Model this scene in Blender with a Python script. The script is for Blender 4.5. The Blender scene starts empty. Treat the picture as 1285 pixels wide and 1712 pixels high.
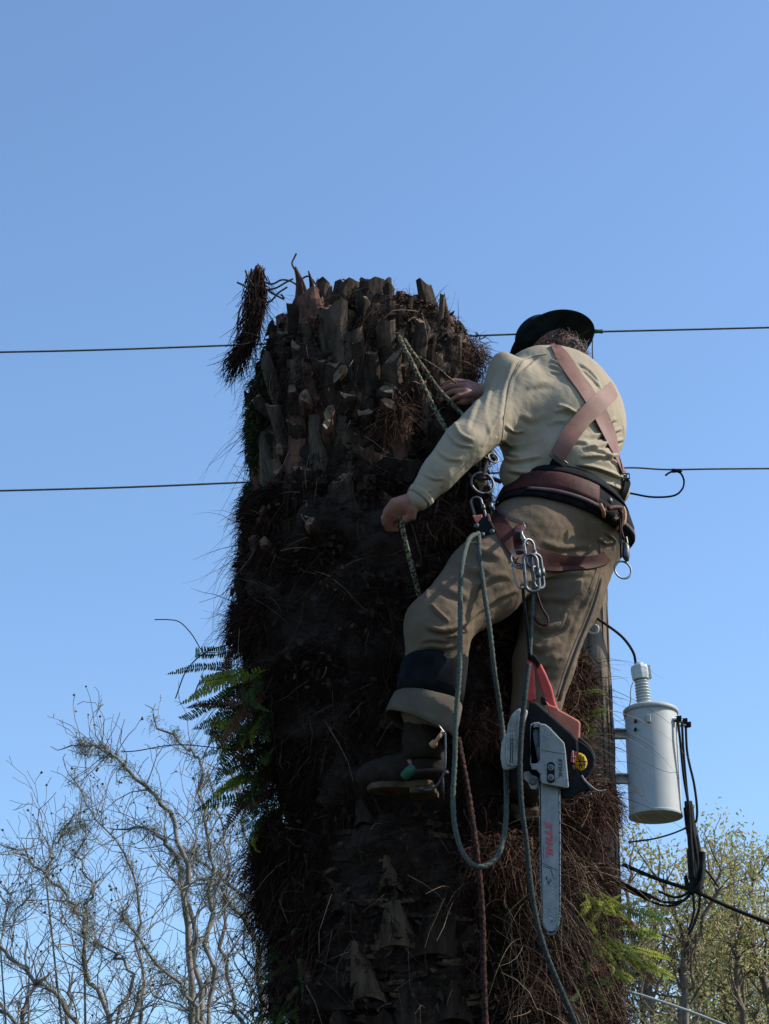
import bpy, math, random
import numpy as np
from mathutils import Vector, Matrix
from mathutils.bvhtree import BVHTree

random.seed(7)
rng = np.random.default_rng(7)
SC = bpy.context.scene
COL = SC.collection

# ------------------------------------------------------------------ camera
FPX = 3664.0
PITCH = math.radians(23.0)
CAM = np.array([0.0, 0.0, 1.6])
cam_data = bpy.data.cameras.new('camera')
cam = bpy.data.objects.new('camera', cam_data)
COL.objects.link(cam)
cam.location = CAM
cam.rotation_euler = (math.radians(90) + PITCH, 0, 0)
cam_data.sensor_fit = 'VERTICAL'
cam_data.sensor_height = 36
cam_data.sensor_width = 27
cam_data.lens = 36 * FPX / 1712
cam_data.clip_start = 0.05
cam_data.clip_end = 2000
SC.camera = cam

# ------------------------------------------------------------------ world, sun, exposure
SUN_EL, SUN_AZ = math.radians(41), math.radians(88)      # azimuth from +Y towards +X
w = bpy.data.worlds.new('World'); SC.world = w; w.use_nodes = True
nt = w.node_tree; nt.nodes.clear()
sky = nt.nodes.new('ShaderNodeTexSky'); sky.sky_type = 'NISHITA'
sky.sun_disc = False
sky.sun_elevation = SUN_EL; sky.sun_rotation = SUN_AZ
sky.altitude = 0; sky.air_density = 1.0; sky.dust_density = 0.9; sky.ozone_density = 1.6
bg = nt.nodes.new('ShaderNodeBackground'); bg.inputs['Strength'].default_value = 0.15
wo = nt.nodes.new('ShaderNodeOutputWorld')
tint = nt.nodes.new('ShaderNodeMix'); tint.data_type = 'RGBA'; tint.blend_type = 'MULTIPLY'; tint.inputs[0].default_value = 1
tint.inputs[7].default_value = (.90, 1.05, 1.17, 1)
nt.links.new(sky.outputs[0], tint.inputs[6]); nt.links.new(tint.outputs[2], bg.inputs[0]); nt.links.new(bg.outputs[0], wo.inputs[0])
sl = bpy.data.lights.new('sun', 'SUN'); sl.energy = 5.0; sl.angle = math.radians(0.5); sl.color = (1, .94, .82)
sun = bpy.data.objects.new('sun', sl); COL.objects.link(sun)
sd = Vector((math.cos(SUN_EL) * math.sin(SUN_AZ), math.cos(SUN_EL) * math.cos(SUN_AZ), math.sin(SUN_EL)))
sun.rotation_euler = sd.to_track_quat('Z', 'Y').to_euler()
sun.location = (20, 20, 40)
SC.view_settings.view_transform = 'Standard'; SC.view_settings.look = 'None'
SC.view_settings.exposure = 0.38; SC.view_settings.gamma = 1; SC.view_settings.use_curve_mapping = False

# ------------------------------------------------------------------ helpers
CP, SP = math.cos(PITCH), math.sin(PITCH)
Y0 = 6.75
def ray(px, py):
    a, b = (px - 642.5) / FPX, (856 - py) / FPX
    return np.array([a, CP - b * SP, SP + b * CP])
def P(px, py, Y):
    d = ray(px, py)
    return CAM + d * (Y / d[1])
def U(px, py, dy=0.0): return P(px, py, Y0 + dy)
def proj(V):
    d = V - CAM
    z = d[:, 1] * CP + d[:, 2] * SP
    return np.stack([642.5 + FPX * d[:, 0] / z, 856 - FPX * (-d[:, 1] * SP + d[:, 2] * CP) / z], 1)
def nrm(v):
    v = np.asarray(v, float); return v / (np.linalg.norm(v) + 1e-12)
def spline(pts, n):
    p = np.array(pts, float); p = np.vstack([2 * p[0] - p[1], p, 2 * p[-1] - p[-2]])
    out = []
    m = len(p) - 3
    for t in np.linspace(0, m - 1e-6, n):
        i = int(t); f = t - i
        a, b, c, d = p[i], p[i + 1], p[i + 2], p[i + 3]
        out.append(.5 * ((2 * b) + (c - a) * f + (2 * a - 5 * b + 4 * c - d) * f * f + (3 * b - 3 * c + d - a) * f ** 3))
    return np.array(out)
_nk = {}
def noise(Pn, scale, seed=0, octs=2):
    key = (seed, octs)
    if key not in _nk:
        r = np.random.default_rng(seed + 100)
        _nk[key] = [(r.normal(size=(7, 3)) * (1.9 ** o), r.uniform(0, 6.28, 7), .55 ** o) for o in range(octs)]
    s = 0
    for K, ph, a in _nk[key]:
        s = s + a * np.sin((Pn * scale) @ K.T + ph).sum(1) / 2.6
    return s

class MB:
    def __init__(s): s.v = []; s.f = []; s.m = []; s.n = 0
    def add(s, V, F, mi=0):
        V = np.asarray(V, float)
        s.v.append(V); s.f += [tuple(int(i) + s.n for i in f) for f in F]; s.m += [mi] * len(F); s.n += len(V)
    def tube(s, pts, r, sides=6, mi=0, closed=False, caps=True, flat=1.0):
        pts = np.asarray(pts, float); n = len(pts)
        r = np.full(n, r) if np.isscalar(r) else np.asarray(r, float)
        if closed: T = np.roll(pts, -1, 0) - np.roll(pts, 1, 0)
        else: T = np.gradient(pts, axis=0)
        T /= (np.linalg.norm(T, axis=1)[:, None] + 1e-12)
        a = np.array([0, 0, 1.]) if abs(T[0][2]) < .9 else np.array([1., 0, 0])
        N = nrm(np.cross(T[0], a)); V = []
        for i in range(n):
            N = nrm(N - T[i] * np.dot(N, T[i])); B = np.cross(T[i], N)
            for k in range(sides):
                t = 2 * math.pi * k / sides
                V.append(pts[i] + r[i] * (N * math.cos(t) + B * math.sin(t) * flat))
        F = []
        for i in range(n if closed else n - 1):
            j = (i + 1) % n
            for k in range(sides):
                l = (k + 1) % sides
                F.append((i * sides + k, i * sides + l, j * sides + l, j * sides + k))
        if caps and not closed:
            F.append(tuple(range(sides))[::-1]); F.append(tuple((n - 1) * sides + k for k in range(sides)))
        s.add(V, F, mi)
    def lathe(s, c, axis, prof, sides=24, mi=0, ref=(1, 0, 0)):
        axis = nrm(axis); e1 = nrm(np.cross(axis, np.cross(np.asarray(ref, float), axis))); e2 = np.cross(axis, e1)
        c = np.asarray(c, float); V = []; F = []
        for h, r in prof:
            for k in range(sides):
                t = 2 * math.pi * k / sides
                V.append(c + axis * h + r * (e1 * math.cos(t) + e2 * math.sin(t)))
        for i in range(len(prof) - 1):
            for k in range(sides):
                l = (k + 1) % sides
                F.append((i * sides + k, i * sides + l, (i + 1) * sides + l, (i + 1) * sides + k))
        F.append(tuple(range(sides))[::-1]); F.append(tuple((len(prof) - 1) * sides + k for k in range(sides)))
        s.add(V, F, mi)
    def prism(s, A, B, mi=0):
        A = np.asarray(A); B = np.asarray(B); n = len(A)
        F = [tuple(range(n))[::-1], tuple(range(n, 2 * n))] + [(i, (i + 1) % n, n + (i + 1) % n, n + i) for i in range(n)]
        s.add(np.vstack([A, B]), F, mi)
    def box(s, c, e1, e2, e3, mi=0):
        c, e1, e2, e3 = [np.asarray(q, float) for q in (c, e1, e2, e3)]
        A = [c - e1 - e2 - e3, c + e1 - e2 - e3, c + e1 + e2 - e3, c - e1 + e2 - e3]
        s.prism(A, [a + 2 * e3 for a in A], mi)
    def build(s, name, mats, parent=None, smooth=False, bevel=0, origin=None, subsurf=0):
        V = np.vstack(s.v)
        if parent is not None: o0 = root_loc(parent)
        else: o0 = np.array(origin if origin is not None else V.mean(0))
        me = bpy.data.meshes.new(name)
        me.from_pydata((V - o0).tolist(), [], s.f)
        if not isinstance(mats, (list, tuple)): mats = [mats]
        for m in mats: me.materials.append(m)
        if len(mats) > 1: me.polygons.foreach_set('material_index', s.m)
        if smooth: me.polygons.foreach_set('use_smooth', [True] * len(me.polygons))
        me.validate(); me.update()
        import bmesh
        bm = bmesh.new(); bm.from_mesh(me); bmesh.ops.recalc_face_normals(bm, faces=bm.faces[:]) if len(bm.faces) < 40000 else None
        bm.to_mesh(me); bm.free()
        o = bpy.data.objects.new(name, me); COL.objects.link(o)
        if parent is not None: o.parent = parent
        else: o.location = o0
        if bevel:
            b = o.modifiers.new('bevel', 'BEVEL'); b.width = bevel; b.segments = 2; b.limit_method = 'ANGLE'; b.angle_limit = math.radians(40)
            b.harden_normals = False
        if subsurf:
            b = o.modifiers.new('sub', 'SUBSURF'); b.levels = subsurf; b.render_levels = subsurf
        return o

def root_loc(o):
    while o.parent: o = o.parent
    return np.array(o.location)
def empty(name, loc):
    o = bpy.data.objects.new(name, None); o.empty_display_size = .1; COL.objects.link(o); o.location = loc; return o
def tag(o, label=None, cat=None, group=None, kind=None):
    if label: o['label'] = label
    if cat: o['category'] = cat
    if group: o['group'] = group
    if kind: o['kind'] = kind
    return o
def fastmesh(name, V, Q, mat, parent=None, smooth=False, tri=False, attr=None):
    """V (n,3) world, Q (m,4|3) ints"""
    k = Q.shape[1]
    me = bpy.data.meshes.new(name)
    o0 = root_loc(parent) if parent is not None else V.mean(0)
    me.vertices.add(len(V)); me.vertices.foreach_set('co', (V - o0).astype(np.float32).ravel())
    me.loops.add(Q.size); me.loops.foreach_set('vertex_index', Q.astype(np.int32).ravel())
    me.polygons.add(len(Q)); me.polygons.foreach_set('loop_start', np.arange(0, Q.size, k, dtype=np.int32))
    me.polygons.foreach_set('loop_total', np.full(len(Q), k, np.int32))
    me.polygons.foreach_set('use_smooth', np.full(len(Q), smooth))
    if attr is not None:
        a = me.attributes.new('tone', 'FLOAT', 'POINT'); a.data.foreach_set('value', attr.astype(np.float32))
    me.update(calc_edges=True); me.validate()
    me.materials.append(mat)
    o = bpy.data.objects.new(name, me); COL.objects.link(o)
    if parent is not None: o.parent = parent
    else: o.location = o0
    return o

# ---- materials
def mat(name, c1, c2=None, scale=20, rough=.8, bump=.3, bscale=None, metal=0, spec=.3, stretch=None, detail=6, trans=0, tone=None, bdist=.004, contrast=(.35, .65)):
    m = bpy.data.materials.new(name); m.use_nodes = True; t = m.node_tree; b = t.nodes['Principled BSDF']
    b.inputs['Roughness'].default_value = rough; b.inputs['Metallic'].default_value = metal
    b.inputs['Specular IOR Level'].default_value = spec
    tc = t.nodes.new('ShaderNodeTexCoord'); mp = t.nodes.new('ShaderNodeMapping')
    t.links.new(tc.outputs['Object'], mp.inputs[0])
    if stretch: mp.inputs['Scale'].default_value = stretch
    if c2 is not None:
        nz = t.nodes.new('ShaderNodeTexNoise'); nz.inputs['Scale'].default_value = scale; nz.inputs['Detail'].default_value = detail
        nz.inputs['Roughness'].default_value = .65
        t.links.new(mp.outputs[0], nz.inputs['Vector'])
        r = t.nodes.new('ShaderNodeValToRGB'); r.color_ramp.elements[0].position = contrast[0]; r.color_ramp.elements[1].position = contrast[1]
        r.color_ramp.elements[0].color = (*c1, 1); r.color_ramp.elements[1].color = (*c2, 1)
        t.links.new(nz.outputs[0], r.inputs[0]); col = r.outputs[0]
        if tone:
            at = t.nodes.new('ShaderNodeAttribute'); at.attribute_name = 'tone'
            r2 = t.nodes.new('ShaderNodeValToRGB'); els = r2.color_ramp.elements
            els[0].color = (*tone[0][1], 1); els[0].position = tone[0][0]; els[1].color = (*tone[-1][1], 1); els[1].position = tone[-1][0]
            for p_, c_ in tone[1:-1]:
                e = els.new(p_); e.color = (*c_, 1)
            t.links.new(at.outputs['Fac'], r2.inputs[0])
            mx = t.nodes.new('ShaderNodeMix'); mx.data_type = 'RGBA'; mx.inputs[0].default_value = .6
            t.links.new(col, mx.inputs[6]); t.links.new(r2.outputs[0], mx.inputs[7]); col = mx.outputs[2]
        t.links.new(col, b.inputs['Base Color'])
    else:
        b.inputs['Base Color'].default_value = (*c1, 1); col = None
    if bump:
        n2 = t.nodes.new('ShaderNodeTexNoise'); n2.inputs['Scale'].default_value = bscale or scale * 4; n2.inputs['Detail'].default_value = 8
        t.links.new(mp.outputs[0], n2.inputs['Vector'])
        bp = t.nodes.new('ShaderNodeBump'); bp.inputs['Strength'].default_value = bump; bp.inputs['Distance'].default_value = bdist
        t.links.new(n2.outputs[0], bp.inputs['Height']); t.links.new(bp.outputs[0], b.inputs['Normal'])
    if trans:
        tr = t.nodes.new('ShaderNodeBsdfTranslucent'); ms = t.nodes.new('ShaderNodeMixShader'); ms.inputs[0].default_value = trans
        if col is not None: t.links.new(col, tr.inputs[0])
        else: tr.inputs[0].default_value = (*c1, 1)
        t.links.new(b.outputs[0], ms.inputs[1]); t.links.new(tr.outputs[0], ms.inputs[2])
        t.links.new(ms.outputs[0], t.nodes['Material Output'].inputs[0])
    return m

M = dict(
    ground=mat('ground_grass', (.02, .028, .012), (.05, .05, .03), 3, .95, .4),
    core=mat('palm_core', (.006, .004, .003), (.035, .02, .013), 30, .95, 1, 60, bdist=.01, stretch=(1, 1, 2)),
    boot=mat('frond_base', (.024, .018, .014), (.115, .085, .062), 22, .9, 1, 70, stretch=(1, 1, .18), bdist=.004, spec=.1),
    boot_red=mat('frond_base_red', (.045, .02, .013), (.14, .066, .042), 25, .9, .8, 70, stretch=(1, 1, .25)),
    boot_dark=mat('frond_base_dark', (.012, .008, .006), (.052, .036, .026), 25, .9, 1, 70, stretch=(1, 1, .2), spec=.1),
    cut=mat('cut_wood', (.075, .05, .034), (.24, .165, .11), 40, .9, .6, 120),
    scar=mat('old_leaf_scar', (.05, .034, .022), (.135, .092, .058), 30, .9, .9, 90, stretch=(1, 1, .2), spec=.1),
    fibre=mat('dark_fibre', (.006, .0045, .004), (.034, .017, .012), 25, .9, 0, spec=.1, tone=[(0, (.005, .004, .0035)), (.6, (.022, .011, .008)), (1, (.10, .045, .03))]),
    thatch=mat('brown_fibre', (.018, .008, .006), (.10, .042, .027), 25, .85, 0, spec=.15, tone=[(0, (.009, .005, .004)), (.55, (.04, .017, .011)), (.85, (.13, .055, .035)), (1, (.45, .29, .17))]),  # tone ramp paints in sunlit golden strands and dark gaps
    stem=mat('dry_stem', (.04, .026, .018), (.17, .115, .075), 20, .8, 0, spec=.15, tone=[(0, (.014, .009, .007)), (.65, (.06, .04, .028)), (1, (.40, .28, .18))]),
    greenstem=mat('green_stem', (.03, .045, .015), (.08, .09, .03), 20, .7, 0),
    fern=mat('fern_leaf', (.03, .058, .016), (.10, .15, .04), 14, .65, 0, trans=.45),
    fernY=mat('fern_leaf_yellow', (.14, .20, .03), (.38, .40, .06), 14, .6, 0, trans=.5),
    fernB=mat('fern_leaf_brown', (.06, .025, .015), (.20, .09, .05), 14, .7, 0, trans=.25),
    moss=mat('moss', (.02, .035, .01), (.07, .09, .03), 40, .9, 0, trans=.3),
    bark=mat('pale_bark', (.10, .088, .07), (.26, .235, .20), 9, .9, .5, 40),
    bark2=mat('brown_bark', (.07, .055, .04), (.20, .16, .12), 9, .9, .5, 40),
    lichen=mat('lichen', (.07, .08, .05), (.18, .18, .13), 30, .9, 0),
    pod=mat('seed_pod', (.03, .022, .016), (.07, .05, .03), 30, .9, 0),
    leaf=mat('young_leaf', (.22, .25, .07), (.46, .42, .17), 3, .6, 0, trans=.5),
    leafT=mat('tan_leaf', (.28, .20, .11), (.50, .38, .23), 3, .6, 0, trans=.4),
    pole=mat('pole_wood', (.055, .042, .033), (.19, .145, .11), 7, .9, .8, 30, stretch=(1, 1, .06), bdist=.01),
    tank=mat('tank_paint', (.285, .295, .295), (.37, .38, .37), 3, .6, .1, 30, spec=.25, contrast=(.2, .8)),
    tankd=mat('tank_bottom', (.22, .21, .18), (.30, .285, .24), 5, .5, .1, 30),
    porc=mat('grey_porcelain', (.38, .42, .42), (.46, .5, .49), 8, .35, 0, spec=.5),
    cable=mat('black_cable', (.007, .008, .009), (.02, .02, .02), 20, .75, .2, spec=.1),
    wire=mat('wire', (.05, .055, .05), (.12, .12, .11), 50, .6, .2),
    shirt=mat('khaki_shirt', (.275, .228, .168), (.35, .295, .218), 5, .9, .55, 60, spec=.05, contrast=(.3, .75), bdist=.003),
    pants=mat('khaki_trousers', (.098, .071, .049), (.165, .123, .087), 9, .92, .6, 55, spec=.05, contrast=(.25, .8), bdist=.004),
    cuff=mat('grey_canvas', (.08, .066, .05), (.13, .108, .083), 9, .92, .5, 380, spec=.06, bdist=.0015),
    skin=mat('skin', (.22, .095, .07), (.33, .16, .12), 30, .6, .3, 150, spec=.3, bdist=.001),
    hair_shaded=mat('shaded_hair', (.010, .008, .007), (.035, .028, .024), 60, .7, 0),  # darker hair copy, shade under the brim put into its colour
    hair=mat('hair', (.06, .045, .038), (.28, .23, .20), 60, .6, 0),  # lighter hair copy for the curls, sunlight put into its colour
    hat=mat('hat', (.005, .008, .010), (.013, .02, .023), 20, .9, .3, 300, bdist=.001, spec=.08),
    strap=mat('brown_leather', (.13, .056, .042), (.20, .098, .075), 12, .65, .35, 200, spec=.25, bdist=.001),
    strapd=mat('dark_webbing', (.035, .022, .03), (.07, .045, .05), 20, .8, .3, 300, bdist=.001),
    maroon=mat('maroon_leather', (.034, .011, .010), (.075, .024, .020), 18, .65, .4, 150, bdist=.002, spec=.15),
    tan=mat('tan_leather', (.34, .17, .085), (.46, .26, .14), 20, .6, .3, 150),
    black=mat('black_nylon', (.004, .005, .007), (.012, .014, .017), 20, .85, .4, 260, bdist=.001, spec=.08),
    blackp=mat('black_plastic', (.004, .005, .006), (.012, .013, .015), 15, .7, .3, 80, spec=.1),
    steel=mat('steel', (.12, .125, .13), (.24, .245, .25), 40, .5, .1, 80, metal=1),
    steeld=mat('dark_steel', (.06, .065, .07), (.14, .14, .15), 40, .5, .2, 80, metal=.9),
    bar=mat('guide_bar', (.17, .18, .185), (.28, .29, .29), 22, .55, .2, 90, metal=.2, spec=.3, contrast=(.3, .7)),
    worn=mat('worn_print', (.12, .13, .14), (.40, .42, .43), 120, .6, 0, contrast=(.42, .58)),
    cover=mat('grey_cover', (.15, .16, .16), (.27, .28, .275), 12, .65, .3, 120, contrast=(.2, .7), bdist=.001, spec=.2),
    white=mat('scuffed_white', (.11, .10, .095), (.33, .315, .30), 16, .65, .3, 100, contrast=(.3, .55), bdist=.001, spec=.2),
    red=mat('red_plastic', (.33, .016, .010), (.46, .035, .02), 20, .45, .2, 120, spec=.4, bdist=.0006),
    orange=mat('orange_plastic', (.36, .085, .045), (.50, .16, .10), 20, .5, .2, 120, spec=.3),
    yellow=mat('yellow_cap', (.75, .55, .02), (.82, .65, .05), 20, .5, 0, trans=.3),
    print_red=mat('print_red', (.45, .05, .07), (.55, .10, .12), 200, .6, 0),
    print_dark=mat('print_dark', (.05, .055, .06)),
    rope=mat('green_grey_rope', (.028, .036, .033), (.115, .13, .112), 260, .85, .8, 300, bdist=.002, spec=.06),
    ropec=mat('camouflage_rope', (.015, .017, .012), (.22, .19, .12), 130, .85, .8, 260, contrast=(.45, .6), bdist=.002, spec=.1),
    roper=mat('red_flecked_rope', (.008, .008, .008), (.085, .03, .025), 110, .85, .8, 260, contrast=(.45, .62), bdist=.002, spec=.1),
    ropek=mat('dark_rope', (.016, .020, .020), (.055, .065, .062), 200, .85, .8, 260, bdist=.002, spec=.06),
    boot_l=mat('boot_leather', (.012, .009, .008), (.035, .025, .019), 16, .85, .6, 90, bdist=.003, spec=.08),
    sole=mat('boot_sole', (.045, .03, .02), (.10, .068, .045), 20, .85, .5, 90, bdist=.002, spec=.1),
    green=mat('green_tape', (.01, .06, .035), (.03, .12, .07), 20, .7, .2),
)

# ------------------------------------------------------------------ signed-distance modelling
import openvdb
class SDF:
    def __init__(s, lo, hi, vox):
        s.lo = np.asarray(lo, float); s.vox = vox
        s.dim = np.ceil((np.asarray(hi, float) - s.lo) / vox).astype(int) + 1
        s.A = np.full(tuple(s.dim), .2, np.float32)
    def _reg(s, lo, hi):
        i0 = np.maximum(np.floor((lo - s.lo) / s.vox).astype(int), 0)
        i1 = np.minimum(np.ceil((hi - s.lo) / s.vox).astype(int) + 1, s.dim)
        ax = [s.lo[k] + s.vox * np.arange(i0[k], i1[k]) for k in range(3)]
        X, Y, Z = np.meshgrid(*ax, indexing='ij', sparse=True)
        return (slice(i0[0], i1[0]), slice(i0[1], i1[1]), slice(i0[2], i1[2])), X.astype(np.float32), Y.astype(np.float32), Z.astype(np.float32)
    def _put(s, sl, d, k, sub=False):
        a = s.A[sl]
        if sub:
            s.A[sl] = np.maximum(a, -d); return
        if k <= 0: s.A[sl] = np.minimum(a, d); return
        h = np.clip(k - np.abs(a - d), 0, None) / k
        s.A[sl] = np.minimum(a, d) - h * h * k * .25
    def cap(s, p0, r0, p1, r1, k=.02, flat=None, sub=False):
        """tapered capsule; flat=(unit vector, factor) squashes it along that vector"""
        p0 = np.asarray(p0, float); p1 = np.asarray(p1, float); R = max(r0, r1) + k * 1.5 + s.vox * 3
        sl, X, Y, Z = s._reg(np.minimum(p0, p1) - R, np.maximum(p0, p1) + R)
        ab = p1 - p0; L = max(ab @ ab, 1e-9)
        t = np.clip(((X - p0[0]) * ab[0] + (Y - p0[1]) * ab[1] + (Z - p0[2]) * ab[2]) / L, 0, 1)
        dx, dy, dz = X - (p0[0] + t * ab[0]), Y - (p0[1] + t * ab[1]), Z - (p0[2] + t * ab[2])
        f = 1
        if flat is not None:
            n, f = nrm(flat[0]), flat[1]
            q = dx * n[0] + dy * n[1] + dz * n[2]; g = 1 / f - 1
            dx, dy, dz = dx + q * n[0] * g, dy + q * n[1] * g, dz + q * n[2] * g
        d = np.sqrt(dx * dx + dy * dy + dz * dz) - (r0 + (r1 - r0) * t)
        s._put(sl, d * (f if f < 1 else 1) ** .5, k, sub)
    def ell(s, c, ax, rad, k=.02, sub=False):
        """ellipsoid, ax = 3 unit vectors (rows)"""
        c = np.asarray(c, float); ax = np.array([nrm(a) for a in ax]); R = max(rad) + k * 1.5 + s.vox * 3
        sl, X, Y, Z = s._reg(c - R, c + R)
        X, Y, Z = X - c[0], Y - c[1], Z - c[2]; k0 = 0; k1 = 0
        for a, r in zip(ax, rad):
            q = X * a[0] + Y * a[1] + Z * a[2]; k0 = k0 + (q / r) ** 2; k1 = k1 + (q / r / r) ** 2
        k0 = np.sqrt(k0); k1 = np.sqrt(k1) + 1e-9
        s._put(sl, k0 * (k0 - 1) / k1, k, sub)
    def mesh(s):
        g = openvdb.FloatGrid(.2); g.copyFromArray(s.A)
        v, q = g.convertToQuads(0.0)
        return v.astype(float) * s.vox + s.lo, q.astype(int)
def relax(V, Q, it=2):
    E = np.vstack([Q[:, [0, 1]], Q[:, [1, 2]], Q[:, [2, 3]], Q[:, [3, 0]]])
    n = len(V); cnt = np.bincount(E[:, 0], minlength=n) + np.bincount(E[:, 1], minlength=n)
    for _ in range(it):
        S = np.zeros_like(V)
        for k in range(3):
            S[:, k] = np.bincount(E[:, 0], V[E[:, 1], k], n) + np.bincount(E[:, 1], V[E[:, 0], k], n)
        V = .5 * V + .5 * S / np.maximum(cnt, 1)[:, None]
    return V
def vnormals(V, Q):
    N = np.cross(V[Q[:, 2]] - V[Q[:, 0]], V[Q[:, 3]] - V[Q[:, 1]]); out = np.zeros_like(V)
    for k in range(4):
        for c in range(3): out[:, c] += np.bincount(Q[:, k], N[:, c], len(V))
    out /= (np.linalg.norm(out, axis=1)[:, None] + 1e-12)
    return out
def seg_dist(p, poly):
    best = np.full(len(p), 1e9)
    poly = np.asarray(poly, float); tt = np.zeros(len(p)); n = len(poly) - 1
    for i in range(n):
        a, b = poly[i], poly[i + 1]; ab = b - a
        t = np.clip(((p - a) @ ab) / (ab @ ab), 0, 1); d = np.linalg.norm(p - a - t[:, None] * ab, axis=1)
        m = d < best; best[m] = d[m]; tt[m] = (i + t[m]) / n
    return best, tt
def creases(V, Q, lines):
    """cloth folds: each line (pixel-space polyline, width, height m) lifts a ridge with a valley on its lower side"""
    N = vnormals(V, Q)
    if (N @ np.array([0, 1., 0])).mean() * 0 + ((V - V.mean(0)) * N).sum() < 0: N = -N
    pp = proj(V); view = V - CAM; view /= np.linalg.norm(view, axis=1)[:, None]
    front = np.clip(-(N * view).sum(1) * 3 + .3, 0, 1); D = np.zeros(len(V))
    for pts, wd, h in lines:
        c = spline(pts, 12); c[:, 0] += 0
        lo = c.min(0) - 4 * wd; hi = c.max(0) + 4 * wd
        m = np.where(((pp > lo) & (pp < hi)).all(1) & (front > 0))[0]
        if not len(m): continue
        d, t = seg_dist(pp[m], c); taper = np.clip(np.minimum(t, 1 - t) * 5, 0, 1) ** .7
        d2, _ = seg_dist(pp[m], c + np.array([0, wd * 1.7]))
        D[m] += front[m] * taper * h * (np.exp(-(d / wd) ** 2) - .8 * np.exp(-(d2 / (wd * .9)) ** 2))
    return V + N * D[:, None]
def ivh(V, Q): return BVHTree.FromPolygons([tuple(v) for v in V], [tuple(q) for q in Q.tolist()])
def hit(bvh, px, py, off=0.0, Yf=None):
    d = Vector(ray(px, py)).normalized(); h = bvh.ray_cast(Vector(CAM), d)
    if h[0] is None:
        p = Vector(P(px, py, Yf if Yf else Y0 - .45)); h = bvh.find_nearest(p); n = h[1]
        if n.dot(d) > 0: n = -n
        return np.array(h[0] + n * off), np.array(n)
    n = h[1] if h[1].dot(d) < 0 else -h[1]
    return np.array(h[0] + n * off), np.array(n)
def surf_ribbon(mb, bvh, pts, wpx, off=.004, th=.003, n=26, mi=0, lift=None, wav=0):
    c = spline(pts, n); T = np.gradient(c, axis=0); T /= np.linalg.norm(T, axis=1)[:, None]
    S = np.stack([-T[:, 1], T[:, 0]], 1); rows = []; W = np.interp(np.linspace(0, 1, n), np.linspace(0, 1, len(np.atleast_1d(wpx))), np.atleast_1d(wpx))
    for i in range(n):
        r = []
        for q in (-.5, -.17, .17, .5):
            p, nn = hit(bvh, *(c[i] + S[i] * W[i] * q), off); r.append((p, nn))
        rows.append(r)
    A = np.array([[x[0] for x in r] for r in rows])
    for _ in range(14): A[1:-1] = (A[:-2] + A[2:] + 2 * A[1:-1]) / 4
    for i in range(n):
        for j in range(4):
            h = bvh.find_nearest(Vector(A[i, j])); nn = np.array(h[1]); nn = -nn if nn @ (A[i, j] - CAM) > 0 else nn; sdv = (A[i, j] - np.array(h[0])) @ nn
            if sdv < off * .7: A[i, j] += nn * (off * .7 - sdv)
    for _ in range(2): A[1:-1] = (A[:-2] + A[2:] + 2 * A[1:-1]) / 4
    Nn = np.array([[x[1] for x in r] for r in rows]).mean(1)
    for _ in range(4): Nn[1:-1] = (Nn[:-2] + Nn[2:] + 2 * Nn[1:-1]) / 4
    Nn /= np.linalg.norm(Nn, axis=1)[:, None]
    A = A + Nn[:, None] * th * .5
    B = A - Nn[:, None] * th
    k = 4; V = np.vstack([A.reshape(-1, 3), B.reshape(-1, 3)]); o = n * k; F = []
    for i in range(n - 1):
        for j in range(k - 1):
            a = i * k + j; F.append((a, a + 1, a + k + 1, a + k)); F.append((o + a, o + a + k, o + a + k + 1, o + a + 1))
        F.append((i * k, i * k + k, o + i * k + k, o + i * k)); F.append((i * k + k - 1, o + i * k + k - 1, o + i * k + 2 * k - 1, i * k + 2 * k - 1))
    F.append((0, o, o + 1, 1)); F.append((1, o + 1, o + 2, 2)); F.append((2, o + 2, o + 3, 3))
    e = (n - 1) * k; F += [(e + j, e + j + 1, o + e + j + 1, o + e + j) for j in range(3)]
    mb.add(V, F, mi); return A.mean(1)
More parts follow.
